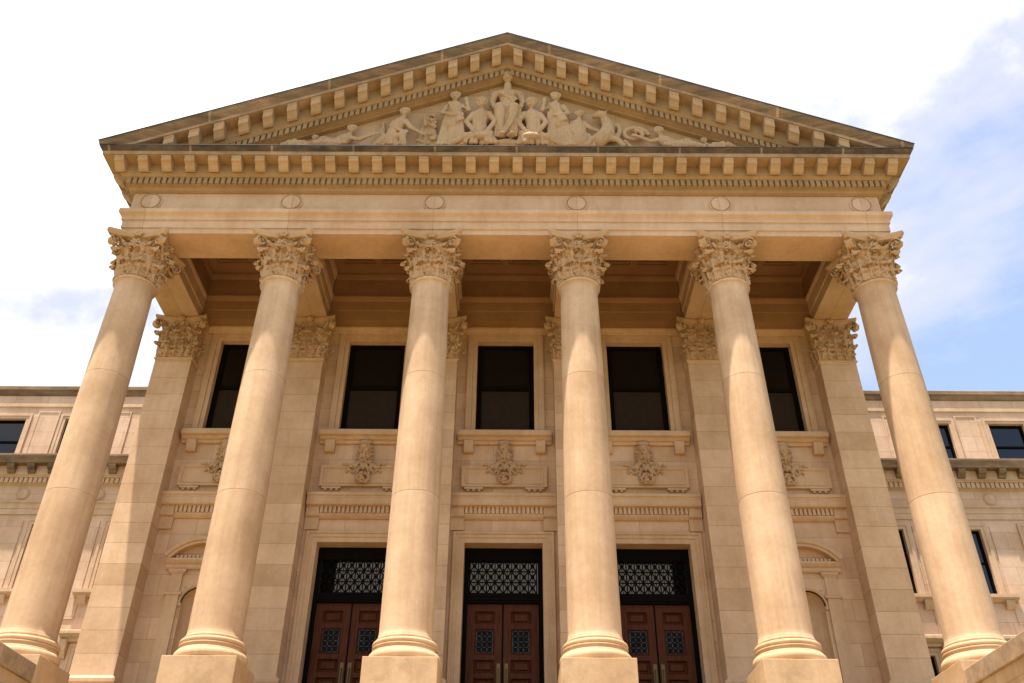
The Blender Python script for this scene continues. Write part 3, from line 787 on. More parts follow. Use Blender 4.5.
obj('corona', rake([(0.392, 18.79), (0.392, 18.775), (0.78, 18.775), (0.80, 18.765), (0.80, 18.87), (-0.5, 18.87), (-0.5, 18.79)], 0.003), 'lip', rk)
obj('sima', rake([(0.3, 18.871), (0.803, 18.871), (0.81, 18.90), (0.84, 18.93), (0.90, 19.0), (0.93, 19.06), (0.93, 19.10), (0.945, 19.105), (0.945, 19.15), (-0.5, 19.15), (-0.5, 18.871)], 0.003), 'sima', rk)
obj('flashing', rake([(0.85, 19.151), (0.955, 19.151), (0.96, 19.14), (0.965, 19.145), (0.965, 19.175), (0.5, 19.18), (0.5, 19.151)], 0.003), 'lead', rk)
def rake_dentils(s):
    bm = bmesh.new(); p, t = 1 / 6, 0.108; lo, hi = [], []
    xs = []
    k = 0
    out = []
    x = 0.10
    while x < 9.3:
        out += [(x, 0.205), (x, 0.285), (x + t, 0.285), (x + t, 0.205)]; x += p
    out = [(0.02, 0.13), (0.02, 0.205)] + out + [(9.4, 0.205), (9.4, 0.13)]
    lo = [bm.verts.new((s * x, -(AF + o), 18.06 + MS * (XT - x))) for x, o in out]; hi = [bm.verts.new((s * x, -(AF + o), 18.282 + MS * (XT - x))) for x, o in out]
    n = len(out)
    for i in range(n): bm.faces.new((lo[i], lo[(i + 1) % n], hi[(i + 1) % n], hi[i]))
    bm.faces.new(lo[::-1]); bm.faces.new(hi)
    bmesh.ops.bisect_plane(bm, geom=bm.verts[:] + bm.edges[:] + bm.faces[:], plane_co=(0, 0, 19.034), plane_no=(0, 0, -1), clear_outer=True)
    return bm
for s in (-1, 1):
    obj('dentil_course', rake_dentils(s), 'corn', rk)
    m0 = None
    for k in range(16):
        x = s * (k + 0.5) * 2 / 3
        loc = (x, 0, MS * (XT - abs(x)))
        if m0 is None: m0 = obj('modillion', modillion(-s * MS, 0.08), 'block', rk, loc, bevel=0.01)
        elif loc[2] + 18.5 > 19.06:
            o = m0.copy(); COL.objects.link(o); attach(o, rk, (loc[0], loc[1], loc[2] + G))
ty = empty('tympanum', (0, 0, 19.0 + G), parent=B)
zt = 18.25 + MS * XT
obj('backing', prism_y([(-(zt - 19.03) / MS, 19.034), ((zt - 19.03) / MS, 19.034), (0, zt)], -AF + 0.12, -AF + 0.5), 'tymp', ty)

# --- the carved group in the tympanum; each figure is one fused body in half relief
YT = -AF + 0.10
def limb(bm, pts, rad, dy=0.0, n=10):
    tube(bm, [(x, YT - d - dy, z) for x, z, d in pts], rad, n)
    for (x, z, d), r in zip(pts, rad): ball(bm, (x, YT - d - dy, z), r * 0.98, 2)
def head(bm, x, z, d, r=0.17, crown=False, turn=0.0):
    c = Vector((x, YT - d, z))
    ball(bm, c, (r * 0.80, r * 0.9, r), 2)
    ball(bm, c + Vector((turn * r * 0.5, -r * 0.92, -r * 0.12)), (r * 0.15, r * 0.22, r * 0.28), 1)     # nose
    ball(bm, c + Vector((turn * r * 0.45, -r * 0.70, -r * 0.55)), (r * 0.34, r * 0.2, r * 0.22), 1)     # mouth and chin
    for s in (-1, 1):
        ball(bm, c + Vector((s * r * 0.34 + turn * r * 0.4, -r * 0.80, r * 0.20)), (r * 0.24, r * 0.12, r * 0.10), 1)   # brow
        ball(bm, c + Vector((s * r * 0.80, 0.0, 0.0)), (r * 0.16, r * 0.2, r * 0.26), 1)                 # ears
    for k in range(9):                                                                                   # waved hair
        a = math.pi * k / 8; ball(bm, c + Vector((r * 0.84 * math.cos(a), -r * 0.25, r * 0.30 + r * 0.72 * math.sin(a))), r * 0.25, 1)
    if crown:
        for k in range(7):
            a = R(20 + 140 * k / 6); p = c + Vector((r * 1.0 * math.cos(a), -r * 0.2, r * 0.35 + r * 0.95 * math.sin(a)))
            tube(bm, [p, p + Vector((r * 0.42 * math.cos(a), 0, r * 0.46))], [r * 0.22, r * 0.10], 6)
def hand(bm, x, z, d, ang):
    ca, sa = math.cos(ang), math.sin(ang)
    ball(bm, (x, YT - d, z), (0.075, 0.05, 0.07), 1)
    for k in range(4):
        o = (k - 1.5) * 0.03
        p0 = (x - sa * o + ca * 0.04, YT - d, z + ca * o + sa * 0.04); L_ = 0.12 - 0.012 * abs(k - 1.3)
        tube(bm, [p0, (p0[0] + ca * L_ * .6, YT - d - 0.02, p0[2] + sa * L_ * .6), (p0[0] + ca * L_, YT - d + 0.01, p0[2] + sa * L_)], [0.02, 0.019, 0.014], 6)
    tube(bm, [(x, YT - d - .02, z), (x - sa * 0.08 + ca * .03, YT - d - .04, z + ca * 0.08 + sa * .03)], [0.024, 0.016], 6)
def folds(bm, top, bottom, n, r0, r1, d0, d1, seed):
    rnd = random.Random(seed)
    (xa, za, xb, zb), (xc, zc, xd, zd) = top, bottom
    for k in range(n):
        f = k / (n - 1)
        p = Vector((xa + (xb - xa) * f, YT - d0, za + (zb - za) * f)); q = Vector((xc + (xd - xc) * f, YT - d1 + rnd.uniform(-.05, .05), zc + (zd - zc) * f))
        m_ = (p + q) / 2 + Vector((rnd.uniform(-.05, .05), rnd.uniform(-.04, .02), 0))
        tube(bm, [p, m_, q], [r0, (r0 + r1) / 2 * rnd.uniform(.85, 1.15), r1 * rnd.uniform(.8, 1.2)], 7)
def fig(bm, voxel=0.017, name='carved_figure'):
    for v in bm.verts: v.co.y = YT + (v.co.y - YT) * 0.72; v.co.z -= 0.14
    return obj(name, bm, 'figure', ty, remesh=voxel)
ZB = 19.04
# plinth the group stands on
obj('plinth', bx(-7.2, 7.2, -AF - 0.02, -AF + 0.12, ZB, 19.9), 'tymp', ty)
# enthroned woman
bm = bmesh.new()
head(bm, 0.02, 23.08, 0.34, 0.23, True)
limb(bm, [(0.02, 22.80, 0.25), (0.02, 22.5, 0.22)], [0.12, 0.14])
ball(bm, (0.02, YT - 0.22, 22.42), (0.44, 0.17, 0.15), 2)
limb(bm, [(0.02, 22.30, 0.20), (0.02, 21.95, 0.20), (0.03, 21.68, 0.20)], [0.27, 0.23, 0.27])
for sx in (-1, 1): ball(bm, (0.02 + sx * 0.14, YT - 0.44, 22.22), 0.10, 2)
for s in (-1, 1):
    limb(bm, [(0.02 + s * 0.38, 22.40, 0.20), (0.02 + s * 0.47, 22.02, 0.20), (0.02 + s * 0.40, 21.66, 0.34)], [0.125, 0.10, 0.075]); hand(bm, 0.02 + s * 0.36, 21.62, 0.42, R(-90 - s * 20))
    limb(bm, [(s * 0.16, 21.60, 0.25), (s * 0.22, 21.52, 0.56), (s * 0.16, 20.75, 0.44), (s * 0.13, 20.36, 0.42)], [0.20, 0.17, 0.13, 0.10])
    ball(bm, (0.02 + s * 0.15, YT - 0.56, 20.30), (0.09, 0.19, 0.07), 2)
folds(bm, (-0.36, 21.52, 0.40, 21.52), (-0.33, 20.30, 0.37, 20.30), 9, 0.05, 0.045, 0.46, 0.42, 1)
folds(bm, (0.22, 21.4, 0.30, 21.3), (-0.16, 20.36, -0.06, 20.36), 2, 0.05, 0.05, 0.60, 0.56, 8)
folds(bm, (-0.24, 22.25, -0.1, 22.3), (0.22, 21.85, 0.34, 22.0), 4, 0.032, 0.035, 0.46, 0.44, 2)
ball(bm, (0.02, YT - 0.3, 20.10), (0.42, 0.22, 0.17), 2)
fig(bm)['label'] = 'tall crowned woman enthroned at the centre of the carved group'
bm = bmesh.new(); box(bm, -0.52, 0.56, YT - 0.12, YT + 0.06, 20.0, 22.0); fig(bm, 0.03, 'throne')
# two bent figures at her feet
for s, hx in ((-1, -0.76), (1, 0.75)):
    bm = bmesh.new()
    head(bm, hx, 21.76, 0.42, 0.19, False, -s * 0.4)
    ball(bm, (hx, YT - 0.42, 21.88), (0.20, 0.22, 0.12), 2); ball(bm, (hx - s * 0.02, YT - 0.55, 20.26), (0.26, 0.16, 0.13), 2)
    limb(bm, [(hx, 21.56, 0.36), (hx + s * 0.02, 21.30, 0.34), (hx + s * 0.06, 20.90, 0.34), (hx + s * 0.04, 20.45, 0.32)], [0.09, 0.25, 0.23, 0.26])
    limb(bm, [(hx + s * 0.24, 21.35, 0.34), (hx + s * 0.44, 20.95, 0.42), (hx + s * 0.20, 20.45, 0.56)], [0.115, 0.095, 0.075]); hand(bm, hx + s * 0.14, 20.38, 0.58, R(-90 - s * 50))
    limb(bm, [(hx - s * 0.22, 21.35, 0.36), (hx - s * 0.42, 20.95, 0.46), (hx - s * 0.22, 20.50, 0.58)], [0.115, 0.095, 0.075]); hand(bm, hx - s * 0.16, 20.42, 0.6, R(-90 + s * 50))
    limb(bm, [(hx - s * 0.1, 20.4, 0.35), (hx - s * 0.26, 20.40, 0.48), (hx - s * 0.20, 20.06, 0.50)], [0.18, 0.14, 0.11])
    limb(bm, [(hx + s * 0.12, 20.38, 0.35), (hx + s * 0.48, 20.28, 0.48), (hx + s * 0.80, 20.08, 0.40)], [0.18, 0.14, 0.09])
    folds(bm, (hx - 0.3, 20.5, hx + 0.3, 20.5), (hx - 0.45, 20.0, hx + 0.5, 20.0), 7, 0.07, 0.08, 0.40, 0.46, 5 + s)
    fig(bm)
# standing draped women
for s, hx, lean in ((-1, -1.58, -0.06), (1, 1.50, 0.10)):
    bm = bmesh.new()
    head(bm, hx, 22.16, 0.34, 0.17, False, s * 0.3)
    limb(bm, [(hx, 21.98, 0.28), (hx - s * 0.04, 21.72, 0.28), (hx - s * 0.02 + lean * .3, 21.3, 0.30), (hx + lean, 20.9, 0.28)], [0.08, 0.23, 0.20, 0.25])
    limb(bm, [(hx + s * 0.22, 21.75, 0.28), (hx + s * 0.36, 21.4, 0.36), (hx + s * 0.10, 21.2, 0.52)], [0.105, 0.085, 0.065]); hand(bm, hx + s * 0.04, 21.2, 0.54, R(90 + s * 80))
    limb(bm, [(hx - s * 0.24, 21.75, 0.28), (hx - s * 0.42, 21.5, 0.42), (hx - s * 0.36, 21.85, 0.46)], [0.105, 0.085, 0.065]); hand(bm, hx - s * 0.34, 21.9, 0.46, R(90))
    folds(bm, (hx - 0.22, 21.45, hx + 0.22, 21.4), (hx - 0.36 + lean, 20.0, hx + 0.42 + lean, 20.0), 9, 0.065, 0.085, 0.36, 0.34, 11 + s)
    folds(bm, (hx - 0.2, 21.8, hx + 0.0, 21.85), (hx + 0.12, 20.9, hx + 0.3, 21.0), 4, 0.04, 0.05, 0.46, 0.50, 13 + s)
    fig(bm)
# bending man on the left with a sheaf, leafy stand, tripod, reclining and crouching figures
bm = bmesh.new()
head(bm, -3.08, 21.42, 0.34, 0.17, False, 0.5)
limb(bm, [(-3.12, 21.25, 0.28), (-3.22, 21.0, 0.28), (-3.38, 20.6, 0.28), (-3.42, 20.3, 0.26)], [0.09, 0.21, 0.20, 0.22])
limb(bm, [(-3.04, 21.05, 0.32), (-2.86, 20.72, 0.40), (-2.58, 20.5, 0.42)], [0.10, 0.08, 0.06]); hand(bm, -2.52, 20.46, 0.42, R(-20))
limb(bm, [(-3.36, 21.05, 0.28), (-3.44, 20.75, 0.42), (-3.10, 20.52, 0.48)], [0.10, 0.08, 0.06]); hand(bm, -3.05, 20.5, 0.48, R(-10))
limb(bm, [(-3.40, 20.3, 0.28), (-3.08, 20.36, 0.44), (-3.02, 20.02, 0.42)], [0.17, 0.14, 0.1])
limb(bm, [(-3.46, 20.3, 0.26), (-3.72, 20.2, 0.34), (-3.86, 20.0, 0.30)], [0.17, 0.13, 0.1])
folds(bm, (-3.6, 20.45, -3.2, 20.5), (-3.8, 20.0, -3.1, 20.0), 6, 0.06, 0.07, 0.34, 0.36, 21)
fig(bm)
bm = bmesh.new(); rnd = random.Random(5)
for k in range(60):
    f = rnd.random(); ball(bm, (-2.32 + rnd.uniform(-.30, .26) * (1.1 - 0.6 * f), YT - rnd.uniform(.05, .3), 20.1 + 1.35 * f), (rnd.uniform(.05, .10), 0.07, rnd.uniform(.05, .09)), 1)
folds(bm, (-2.45, 21.3, -2.2, 21.3), (-2.6, 20.0, -2.05, 20.0), 5, 0.06, 0.08, 0.12, 0.14, 22)
fig(bm, 0.022, 'carved_foliage')
bm = bmesh.new(); tube(bm, [(-3.72, YT - 0.1, 21.1), (-4.02, YT - 0.1, 20.0)], [0.05, 0.06], 8); tube(bm, [(-3.74, YT - .12, 21.1), (-3.66, YT - .16, 20.0)], [0.05, 0.16], 8); ball(bm, (-3.72, YT - .1, 21.12), 0.08, 1)
fig(bm, 0.022, 'carved_stand')
def recline(hx, hz, s, seed, big=1.0):
    bm = bmesh.new()
    head(bm, hx, hz, 0.28, 0.155 * big, False, -s * 0.5)
    limb(bm, [(hx + s * 0.06, hz - 0.20 * big, 0.24), (hx + s * 0.16, hz - 0.40 * big, 0.24), (hx + s * 0.42 * big, hz - 0.60 * big, 0.24)], [0.09 * big, 0.20 * big, 0.20 * big])
    limb(bm, [(hx - s * 0.0, hz - 0.36 * big, 0.26), (hx - s * 0.28 * big, hz - 0.48 * big, 0.34), (hx - s * 0.62 * big, hz - 0.28 * big, 0.34)], [0.09 * big, 0.075 * big, 0.055 * big]); hand(bm, hx - s * 0.68 * big, hz - 0.25 * big, 0.34, R(90 + s * 60))
    limb(bm, [(hx + s * 0.22 * big, hz - 0.34 * big, 0.22), (hx + s * 0.34 * big, hz - 0.62 * big, 0.34), (hx + s * 0.1 * big, max(20.06, hz - 0.75 * big), 0.4)], [0.09 * big, 0.08 * big, 0.06 * big])
    limb(bm, [(hx + s * 0.42 * big, hz - 0.60 * big, 0.24), (hx + s * 0.80 * big, max(20.16, hz - 0.48 * big), 0.32), (hx + s * 1.12 * big, 20.06, 0.26)], [0.17 * big, 0.14 * big, 0.09 * big])
    limb(bm, [(hx + s * 0.40 * big, max(20.1, hz - 0.68 * big), 0.3), (hx + s * 0.9 * big, 20.10, 0.34), (hx + s * 1.3 * big, 20.05, 0.3)], [0.16 * big, 0.12 * big, 0.08 * big])
    folds(bm, (hx + s * .3, hz - .5 * big, hx + s * 1.0 * big, 20.2), (hx + s * .25, 20.0, hx + s * 1.2 * big, 20.0), 6, 0.06, 0.06, 0.32, 0.34, seed)
    fig(bm)
recline(-4.62, 20.72, -1, 31); recline(4.55, 20.70, 1, 32); recline(-5.68, 20.34, -1, 33, 0.72); recline(5.85, 20.30, 1, 34, 0.68)
# right: a crouching pair with a beast's head, then a wreath
bm = bmesh.new()
head(bm, 2.20, 21.42, 0.26, 0.155, False, 0.4)
limb(bm, [(2.18, 21.22, 0.24), (2.14, 20.95, 0.26), (2.18, 20.5, 0.26), (2.2, 20.2, 0.26)], [0.09, 0.23, 0.24, 0.26])
limb(bm, [(2.32, 21.05, 0.26), (2.5, 20.75, 0.36), (2.75, 20.62, 0.36)], [0.09, 0.08, 0.06]); hand(bm, 2.8, 20.6, 0.36, 0)
limb(bm, [(1.98, 21.05, 0.26), (1.9, 20.72, 0.36), (2.1, 20.42, 0.42)], [0.09, 0.08, 0.06])
folds(bm, (1.95, 20.6, 2.4, 20.55), (1.85, 20.0, 2.6, 20.0), 7, 0.07, 0.07, 0.30, 0.32, 41)
fig(bm)
bm = bmesh.new()
ball(bm, (2.86, YT - 0.3, 21.38), (0.22, 0.17, 0.15), 2); ball(bm, (2.68, YT - 0.36, 21.28), (0.12, 0.12, 0.09), 2)
for s in (-1, 1): tube(bm, [(2.90 + s * .08, YT - .3, 21.48), (2.93 + s * .13, YT - .3, 21.62)], [0.05, 0.02], 6)
limb(bm, [(2.95, 21.25, 0.26), (3.05, 20.95, 0.26), (3.0, 20.55, 0.28), (2.75, 20.3, 0.28)], [0.14, 0.20, 0.26, 0.26])
limb(bm, [(3.1, 20.9, 0.2), (3.36, 21.05, 0.16), (3.40, 20.8, 0.16), (3.28, 20.45, 0.2)], [0.1, 0.08, 0.08, 0.09])
limb(bm, [(2.8, 20.4, 0.34), (2.5, 20.25, 0.4), (2.4, 20.02, 0.4)], [0.14, 0.1, 0.08]); limb(bm, [(3.05, 20.4, 0.3), (3.3, 20.25, 0.36), (3.45, 20.05, 0.34)], [0.14, 0.1, 0.08])
fig(bm, 0.022, 'carved_beast')['label'] = 'rearing beast carved beside the crouching figure'
bm = bmesh.new()
for k in range(34):
    a = 2 * math.pi * k / 34 * 1.25; r = 0.38 - 0.006 * k
    ball(bm, (3.84 + r * 1.05 * math.cos(a), YT - 0.16, 20.66 + r * 0.8 * math.sin(a)), 0.08, 1)
ball(bm, (3.84, YT - 0.06, 20.64), (0.13, 0.10, 0.1), 2); tube(bm, [(3.5, YT - .14, 20.4), (3.7, YT - .14, 20.1), (4.1, YT - .16, 20.08)], [0.07, 0.07, 0.05], 8)
fig(bm, 0.022, 'carved_wreath')['label'] = 'round scrolled wreath carved before a reclining figure'

# --- portico ceiling: cross beams, wall beam and coffers
ZC = 18.28
def beam():
    prof = [(-0.5, 16.522), (-0.5, 16.86), (-0.54, 16.87), (-0.54, 17.22), (-0.58, 17.24), (-0.62, 17.33), (-0.62, 17.37), (-0.54, 17.40), (-0.54, 18.08), (-0.60, 18.12), (-0.64, 18.20), (-0.64, ZC + 0.1)]
    return prism_y(prof + [(-x, z) for x, z in prof[::-1]], 0.524, YP)
b0 = None
for x in CX[1:5]:
    if b0 is None: b0 = obj('ceiling_beam', beam(), 'entab', B, (x, 0, 0))
    else:
        o = b0.copy(); COL.objects.link(o); attach(o, B, (x, 0, b0.location.z))
wp = [(YW + 0.4, 16.502), (3.42, 16.502), (3.42, 16.84), (3.38, 16.85), (3.38, 17.18), (3.34, 17.20), (3.28, 17.29), (3.28, 17.35), (3.40, 17.38), (3.40, 18.06), (3.36, 18.10), (3.30, 18.19), (3.30, ZC + 0.1), (YW + 0.4, ZC + 0.1)]
for b in BAY:
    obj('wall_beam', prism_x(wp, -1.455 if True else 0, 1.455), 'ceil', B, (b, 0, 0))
def coffers():
    bm = bmesh.new(); x0, x1, y0, y1 = -1.5, 1.5, 0.52, 3.42
    cols = [(-1.12, -0.10), (0.10, 1.12)]; rws = [(0.80, 1.62), (1.86, 2.62 + 0.22)]
    sheet = wall_sheet(x0, x1, y0, y1, 0.0, [(a, b_, c, d, 0.05) for a, b_ in cols for c, d in rws])
    for v in sheet.verts: v.co = Vector((v.co.x, v.co.z, ZC + v.co.y))
    for a, b_ in cols:
        for c, d in rws:
            prev = [(a, c), (b_, c), (b_, d), (a, d)]; z = ZC + 0.05
            rows = [[(x, y, z) for x, y in prev]]
            for g, zz in ((0.07, z + 0.002), (0.09, z + 0.16), (0.16, z + 0.165), (0.18, z + 0.30)):
                rows.append([(x, y, zz) for x, y in ((a + g, c + g), (b_ - g, c + g), (b_ - g, d - g), (a + g, d - g))])
            strip(rows, sheet, True)
            sheet.faces.new([sheet.verts.new((x, y, z + 0.302)) for x, y in ((a + .18, c + .18), (b_ - .18, c + .18), (b_ - .18, d - .18), (a + .18, d - .18))])
    bmesh.ops.remove_doubles(sheet, verts=sheet.verts, dist=0.003)
    return sheet
c0 = None
for b in BAY:
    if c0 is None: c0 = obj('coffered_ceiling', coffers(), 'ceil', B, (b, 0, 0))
    else:
        o = c0.copy(); COL.objects.link(o); attach(o, B, (b, 0, c0.location.z))
obj('ceiling_slab', bx(-10.3, 10.3, -0.3, 13.9, ZC + 0.45, ZC + 0.6), 'ceil', B)
# --- roof, floor and podium
bm = bmesh.new()
zr = 19.12
a = [(-11.48, zr + 0.02), (0, zr + 0.02 + MS * 11.48), (11.48, zr + 0.02), (11.3, zr - 0.08), (0, zr - 0.1 + MS * 11.3), (-11.3, zr - 0.08)]
obj('roof', prism_y(a, 0.0, 14.0, bm), 'roof', B)
obj('gable_back', prism_y([(-10.4, 18.94), (10.4, 18.94), (0, 18.94 + MS * 10.3)], 13.6, 13.9), 'wing', B)
obj('portico_floor', bx(-11.2, 11.2, -1.5, YW + 0.55, ZF - 0.25, ZF), 'steps', B, bevel=0.02)
obj('podium', bx(-10.95, 10.95, -1.3, 13.9, -G, ZF - 0.252), 'wall', B)

# ------------------------------------------------------------------ side wings
W0 = 10.0
def wing(s, label):
    X0, X1 = 10.56, 29.4
    A = empty('wing_building', (s * 20, W0, 0), label, 'building')
    wx = [13.06, 15.72, 18.48, 21.14, 23.8, 26.5]
    holes = []
    for x in wx:
        if x > 13.1: holes.append((x - 0.65, x + 0.65, 15.02, 16.65, 0.22))
        holes += [(x - 0.62, x + 0.62, 10.17, 12.48, 0.25), (x - 0.62, x + 0.62, 5.4, 8.2, 0.25), (x - 0.62, x + 0.62, 0.6, 3.0, 0.25)]
    def flip(bm):
        for v in bm.verts: v.co.x *= s
        return bm
    obj('wall', flip(wall_sheet(X0, X1, -G, 18.0, W0, holes)), 'wing', A)
    obj('end_wall', flip(bx(X1 - 0.4, X1 - 0.003, W0 + 0.003, W0 + 14, -G, 17.6)), 'wing', A)
    obj('roof', flip(bx(10.56, X1 - 0.42, W0 + 0.4, W0 + 13.6, 17.4, 17.55)), 'roof', A)
    def band(name, prof, mat, x1=None):
        return obj(name, flip(prism_x([(W0 - o, z) for o, z in prof], X0, (x1 or X1))), mat, A)
    band('parapet_coping', [(-0.4, 18.03), (0.10, 18.03), (0.13, 18.0), (0.13, 17.86), (0.08, 17.82), (0.05, 17.68), (0.003, 17.64), (-0.4, 17.64)], 'wingcorn')
    band('parapet_band', [(0.0, 17.30), (0.05, 17.30), (0.05, 17.16), (0.0, 17.14)], 'wingtrim')
    cn = empty('cornice', (s * 20, W0, 14.2 + G), parent=A)
    def cband(name, prof, mat): return obj(name, flip(prism_x([(W0 - o, z) for o, z in prof], X0, X1 + 0.3)), mat, cn)
    cband('corona', [(0.0, 14.98), (0.55, 14.94), (0.58, 14.92), (0.58, 14.85), (0.54, 14.74), (0.52, 14.66), (0.52, 14.60), (0.0, 14.60)], 'wingcorn')
    cband('bed_moulding', [(0.0, 14.598), (0.25, 14.598), (0.25, 14.26), (0.20, 14.24), (0.17, 14.20), (0.10, 14.18), (0.10, 13.98), (0.07, 13.96), (0.0, 13.92)], 'wingtrim')
    n = int((X1 - X0) / 0.17)
    bm = comb(n, 0.17, 0.115, W0 - 0.175, W0 - 0.05, W0 - 0.115, 13.985, 14.178)
    o = obj('dentil_course', bm, 'wingtrim', cn, (s * (X0 + X1) / 2, 0, 0))
    m0 = None
    for k in range(26):
        x = s * (X0 + 0.5 + k * 0.72)
        if m0 is None: m0 = obj('modillion', prism_x([(W0 - 0.25, 14.595), (W0 - 0.50, 14.595), (W0 - 0.50, 14.52), (W0 - 0.46, 14.43), (W0 - 0.37, 14.40), (W0 - 0.33, 14.31), (W0 - 0.25, 14.28)], -0.13, 0.13), 'wingcorn', cn, (x, 0, 0))
        else:
            q = m0.copy(); COL.objects.link(q); attach(q, cn, (x, 0, m0.location.z))
    band('architrave', [(0.0, 13.34), (0.10, 13.34), (0.12, 13.32), (0.12, 13.27), (0.07, 13.23), (0.06, 13.06), (0.04, 13.05), (0.04, 12.84), (0.0, 12.84)], 'wingtrim')
    r0 = None; w0 = None; f0 = {}
    for i, x in enumerate(wx):
        if r0 is None:
            bm = bmesh.new(); n_ = 32; rows = []
            for r, y in ((0.235, 0.0), (0.235, -0.02), (0.215, -0.03), (0.20, -0.012), (0.18, -0.03), (0.0001, -0.05)):
                rows.append([(r * math.cos(2 * math.pi * k / n_), y, r * math.sin(2 * math.pi * k / n_)) for k in range(n_)])
            r0 = obj('roundel', strip(rows, bm, True), 'wingtrim', A, (s * (x + 1.31), W0, 13.62))
        else:
            q = r0.copy(); COL.objects.link(q); attach(q, A, (s * (x + 1.31), W0, r0.location.z))
        def surround(hw, z0, z1, t, y):
            bm = bmesh.new()
            def u(ax, g): return [(-ax, W0 - g, z0), (-ax, W0 - g, z1 + ax - hw), (ax, W0 - g, z1 + ax - hw), (ax, W0 - g, z0)]
            return strip([u(hw, -0.002), u(hw, y * .6), u(hw + t * .5, y * .6), u(hw + t * .52, y), u(hw + t, y), u(hw + t, -0.002)], bm)
        for key, hw, z0, z1, t in (('attic', 0.65, 15.02, 16.65, 0.20), ('upper', 0.62, 10.17, 12.48, 0.22), ('lower', 0.62, 5.4, 8.2, 0.22), ('cellar', 0.62, 0.6, 3.0, 0.18)):
            if key == 'attic' and i == 0: continue
            w = empty('window', (s * x, W0, z0 + G), parent=A)
            def part(nm, mk, mat, **kw):
                if (key, nm) in f0:
                    q = f0[key, nm].copy(); COL.objects.link(q); attach(q, w, (s * x, 0, f0[key, nm].location.z))
                else: f0[key, nm] = obj(nm, mk(), mat, w, (s * x, 0, 0), **kw)
            part('frame', lambda: surround(hw, z0, z1, t, 0.06), 'wingtrim', bevel=0.006)
            part('pane', lambda: bx(-hw, hw, W0 + 0.17, W0 + 0.19, z0, z1), 'wingglass')
            def sash():
                bm = bmesh.new(); zm = z0 + (z1 - z0) * (0.45 if key == 'attic' else 0.5)
                box(bm, -hw, -hw + 0.07, W0 + 0.11, W0 + 0.168, z0, z1); box(bm, hw - 0.07, hw, W0 + 0.11, W0 + 0.168, z0, z1)
                for za, zb in ((z0, z0 + 0.08), (zm - 0.03, zm + 0.03), (z1 - 0.07, z1)): box(bm, -hw + 0.07, hw - 0.07, W0 + 0.112, W0 + 0.168, za, zb)
                return bm
            part('sash', sash, 'iron')
            if key in ('upper', 'lower'):
                part('sill', lambda: prism_x([(W0, z0 - 0.01), (W0 - 0.26, z0 - 0.03), (W0 - 0.26, z0 - 0.14), (W0 - 0.20, z0 - 0.18), (W0 - 0.08, z0 - 0.24), (W0, z0 - 0.24)], -1.12, 1.12), 'wingtrim')
                for sg in (-1, 1):
                    def br(): return prism_x([(W0, z0 - 0.24), (W0 - 0.19, z0 - 0.20), (W0 - 0.17, z0 - 0.36), (W0 - 0.09, z0 - 0.48), (W0, z0 - 0.50)], sg * 0.82 - 0.14, sg * 0.82 + 0.14)
                    part('bracket%s' % ('' if sg < 0 else ' '), br, 'wingtrim')
            if key == 'lower':
                part('hood_moulding', lambda: prism_x([(W0, 8.80), (W0 - 0.34, 8.77), (W0 - 0.36, 8.75), (W0 - 0.36, 8.66), (W0 - 0.26, 8.58), (W0 - 0.16, 8.54), (W0 - 0.14, 8.46), (W0, 8.44)], -1.12, 1.12), 'wingtrim')
                for sg in (-1, 1):
                    def hb(): return prism_x([(W0, 8.44), (W0 - 0.24, 8.50), (W0 - 0.22, 8.2), (W0 - 0.12, 7.95), (W0, 7.9)], sg * 0.98 - 0.12, sg * 0.98 + 0.12)
                    part('hood_bracket%s' % ('' if sg < 0 else ' '), hb, 'wingtrim')
        if i < 5:
            xc = x + 1.31
            bm = bmesh.new()
            def rr(ax, za, zb, y): return [(-ax, y, za), (ax, y, za), (ax, y, zb), (-ax, y, zb)]
            if ('panel',) not in f0:
                f0['panel',] = obj('attic_panel', strip([rr(0.40, 15.08, 16.95, W0 - 0.001), rr(0.40, 15.08, 16.95, W0 - 0.05), rr(0.36, 15.12, 16.91, W0 - 0.05), rr(0.35, 15.13, 16.90, W0 - 0.03)], bm, True, True), 'wing', A, (s * xc, 0, 0))
                f0['pier',] = obj('pier_strip', bx(-0.36, 0.36, W0 - 0.03, W0 + 0.001, 9.2, 12.6), 'wing', A, (s * xc, 0, 0), bevel=0.008)
            else:
                for k in ('panel', 'pier'):
                    q = f0[k,].copy(); COL.objects.link(q); attach(q, A, (s * xc, 0, f0[k,].location.z))
    return A
wing(-1, 'flat-roofed tan stone wing with dark cornice behind the leftmost column')
wing(1, 'flat-roofed tan stone wing with narrow dark windows behind the rightmost column')
for o in bpy.data.objects:
    if o.name.endswith(' ') or ' .' in o.name: o.name = o.name.split(' ')[0]

# ------------------------------------------------------------------ stair, its two flank walls, ground
def flank(s, label):
    F = empty('flank_wall', (s * 10.1, -3.5, 0), label, 'wall'); F['kind'] = 'thing'
    def fx(*a):
        b_ = bx(*a)
        for v in b_.verts: v.co.x *= s
        return b_
    obj('coping', fx(9.24, 11.1, -5.6, -0.765, 4.57, 4.92), 'coping', F, bevel=0.02)
    obj('wall_body', fx(9.30, 11.04, -5.5, -0.77, -G, 4.568), 'flank', F)
    obj('coping', fx(9.24, 11.1, -13.6, -5.62, 0.85, 1.2), 'coping', F, bevel=0.02)
    obj('wall_body', fx(9.30, 11.04, -13.5, -5.51, -G, 0.848), 'flank', F)
flank(-1, 'weathered stone wall beside the steps, under the leftmost column')
flank(1, 'weathered stone wall beside the steps, under the rightmost column')
def struct(name, bm, mat, **kw):
    o = obj(name, bm, mat, **kw); o['kind'] = 'structure'; return o
n = 34; rise = (ZF - 0.25 + G) / n; prof = []
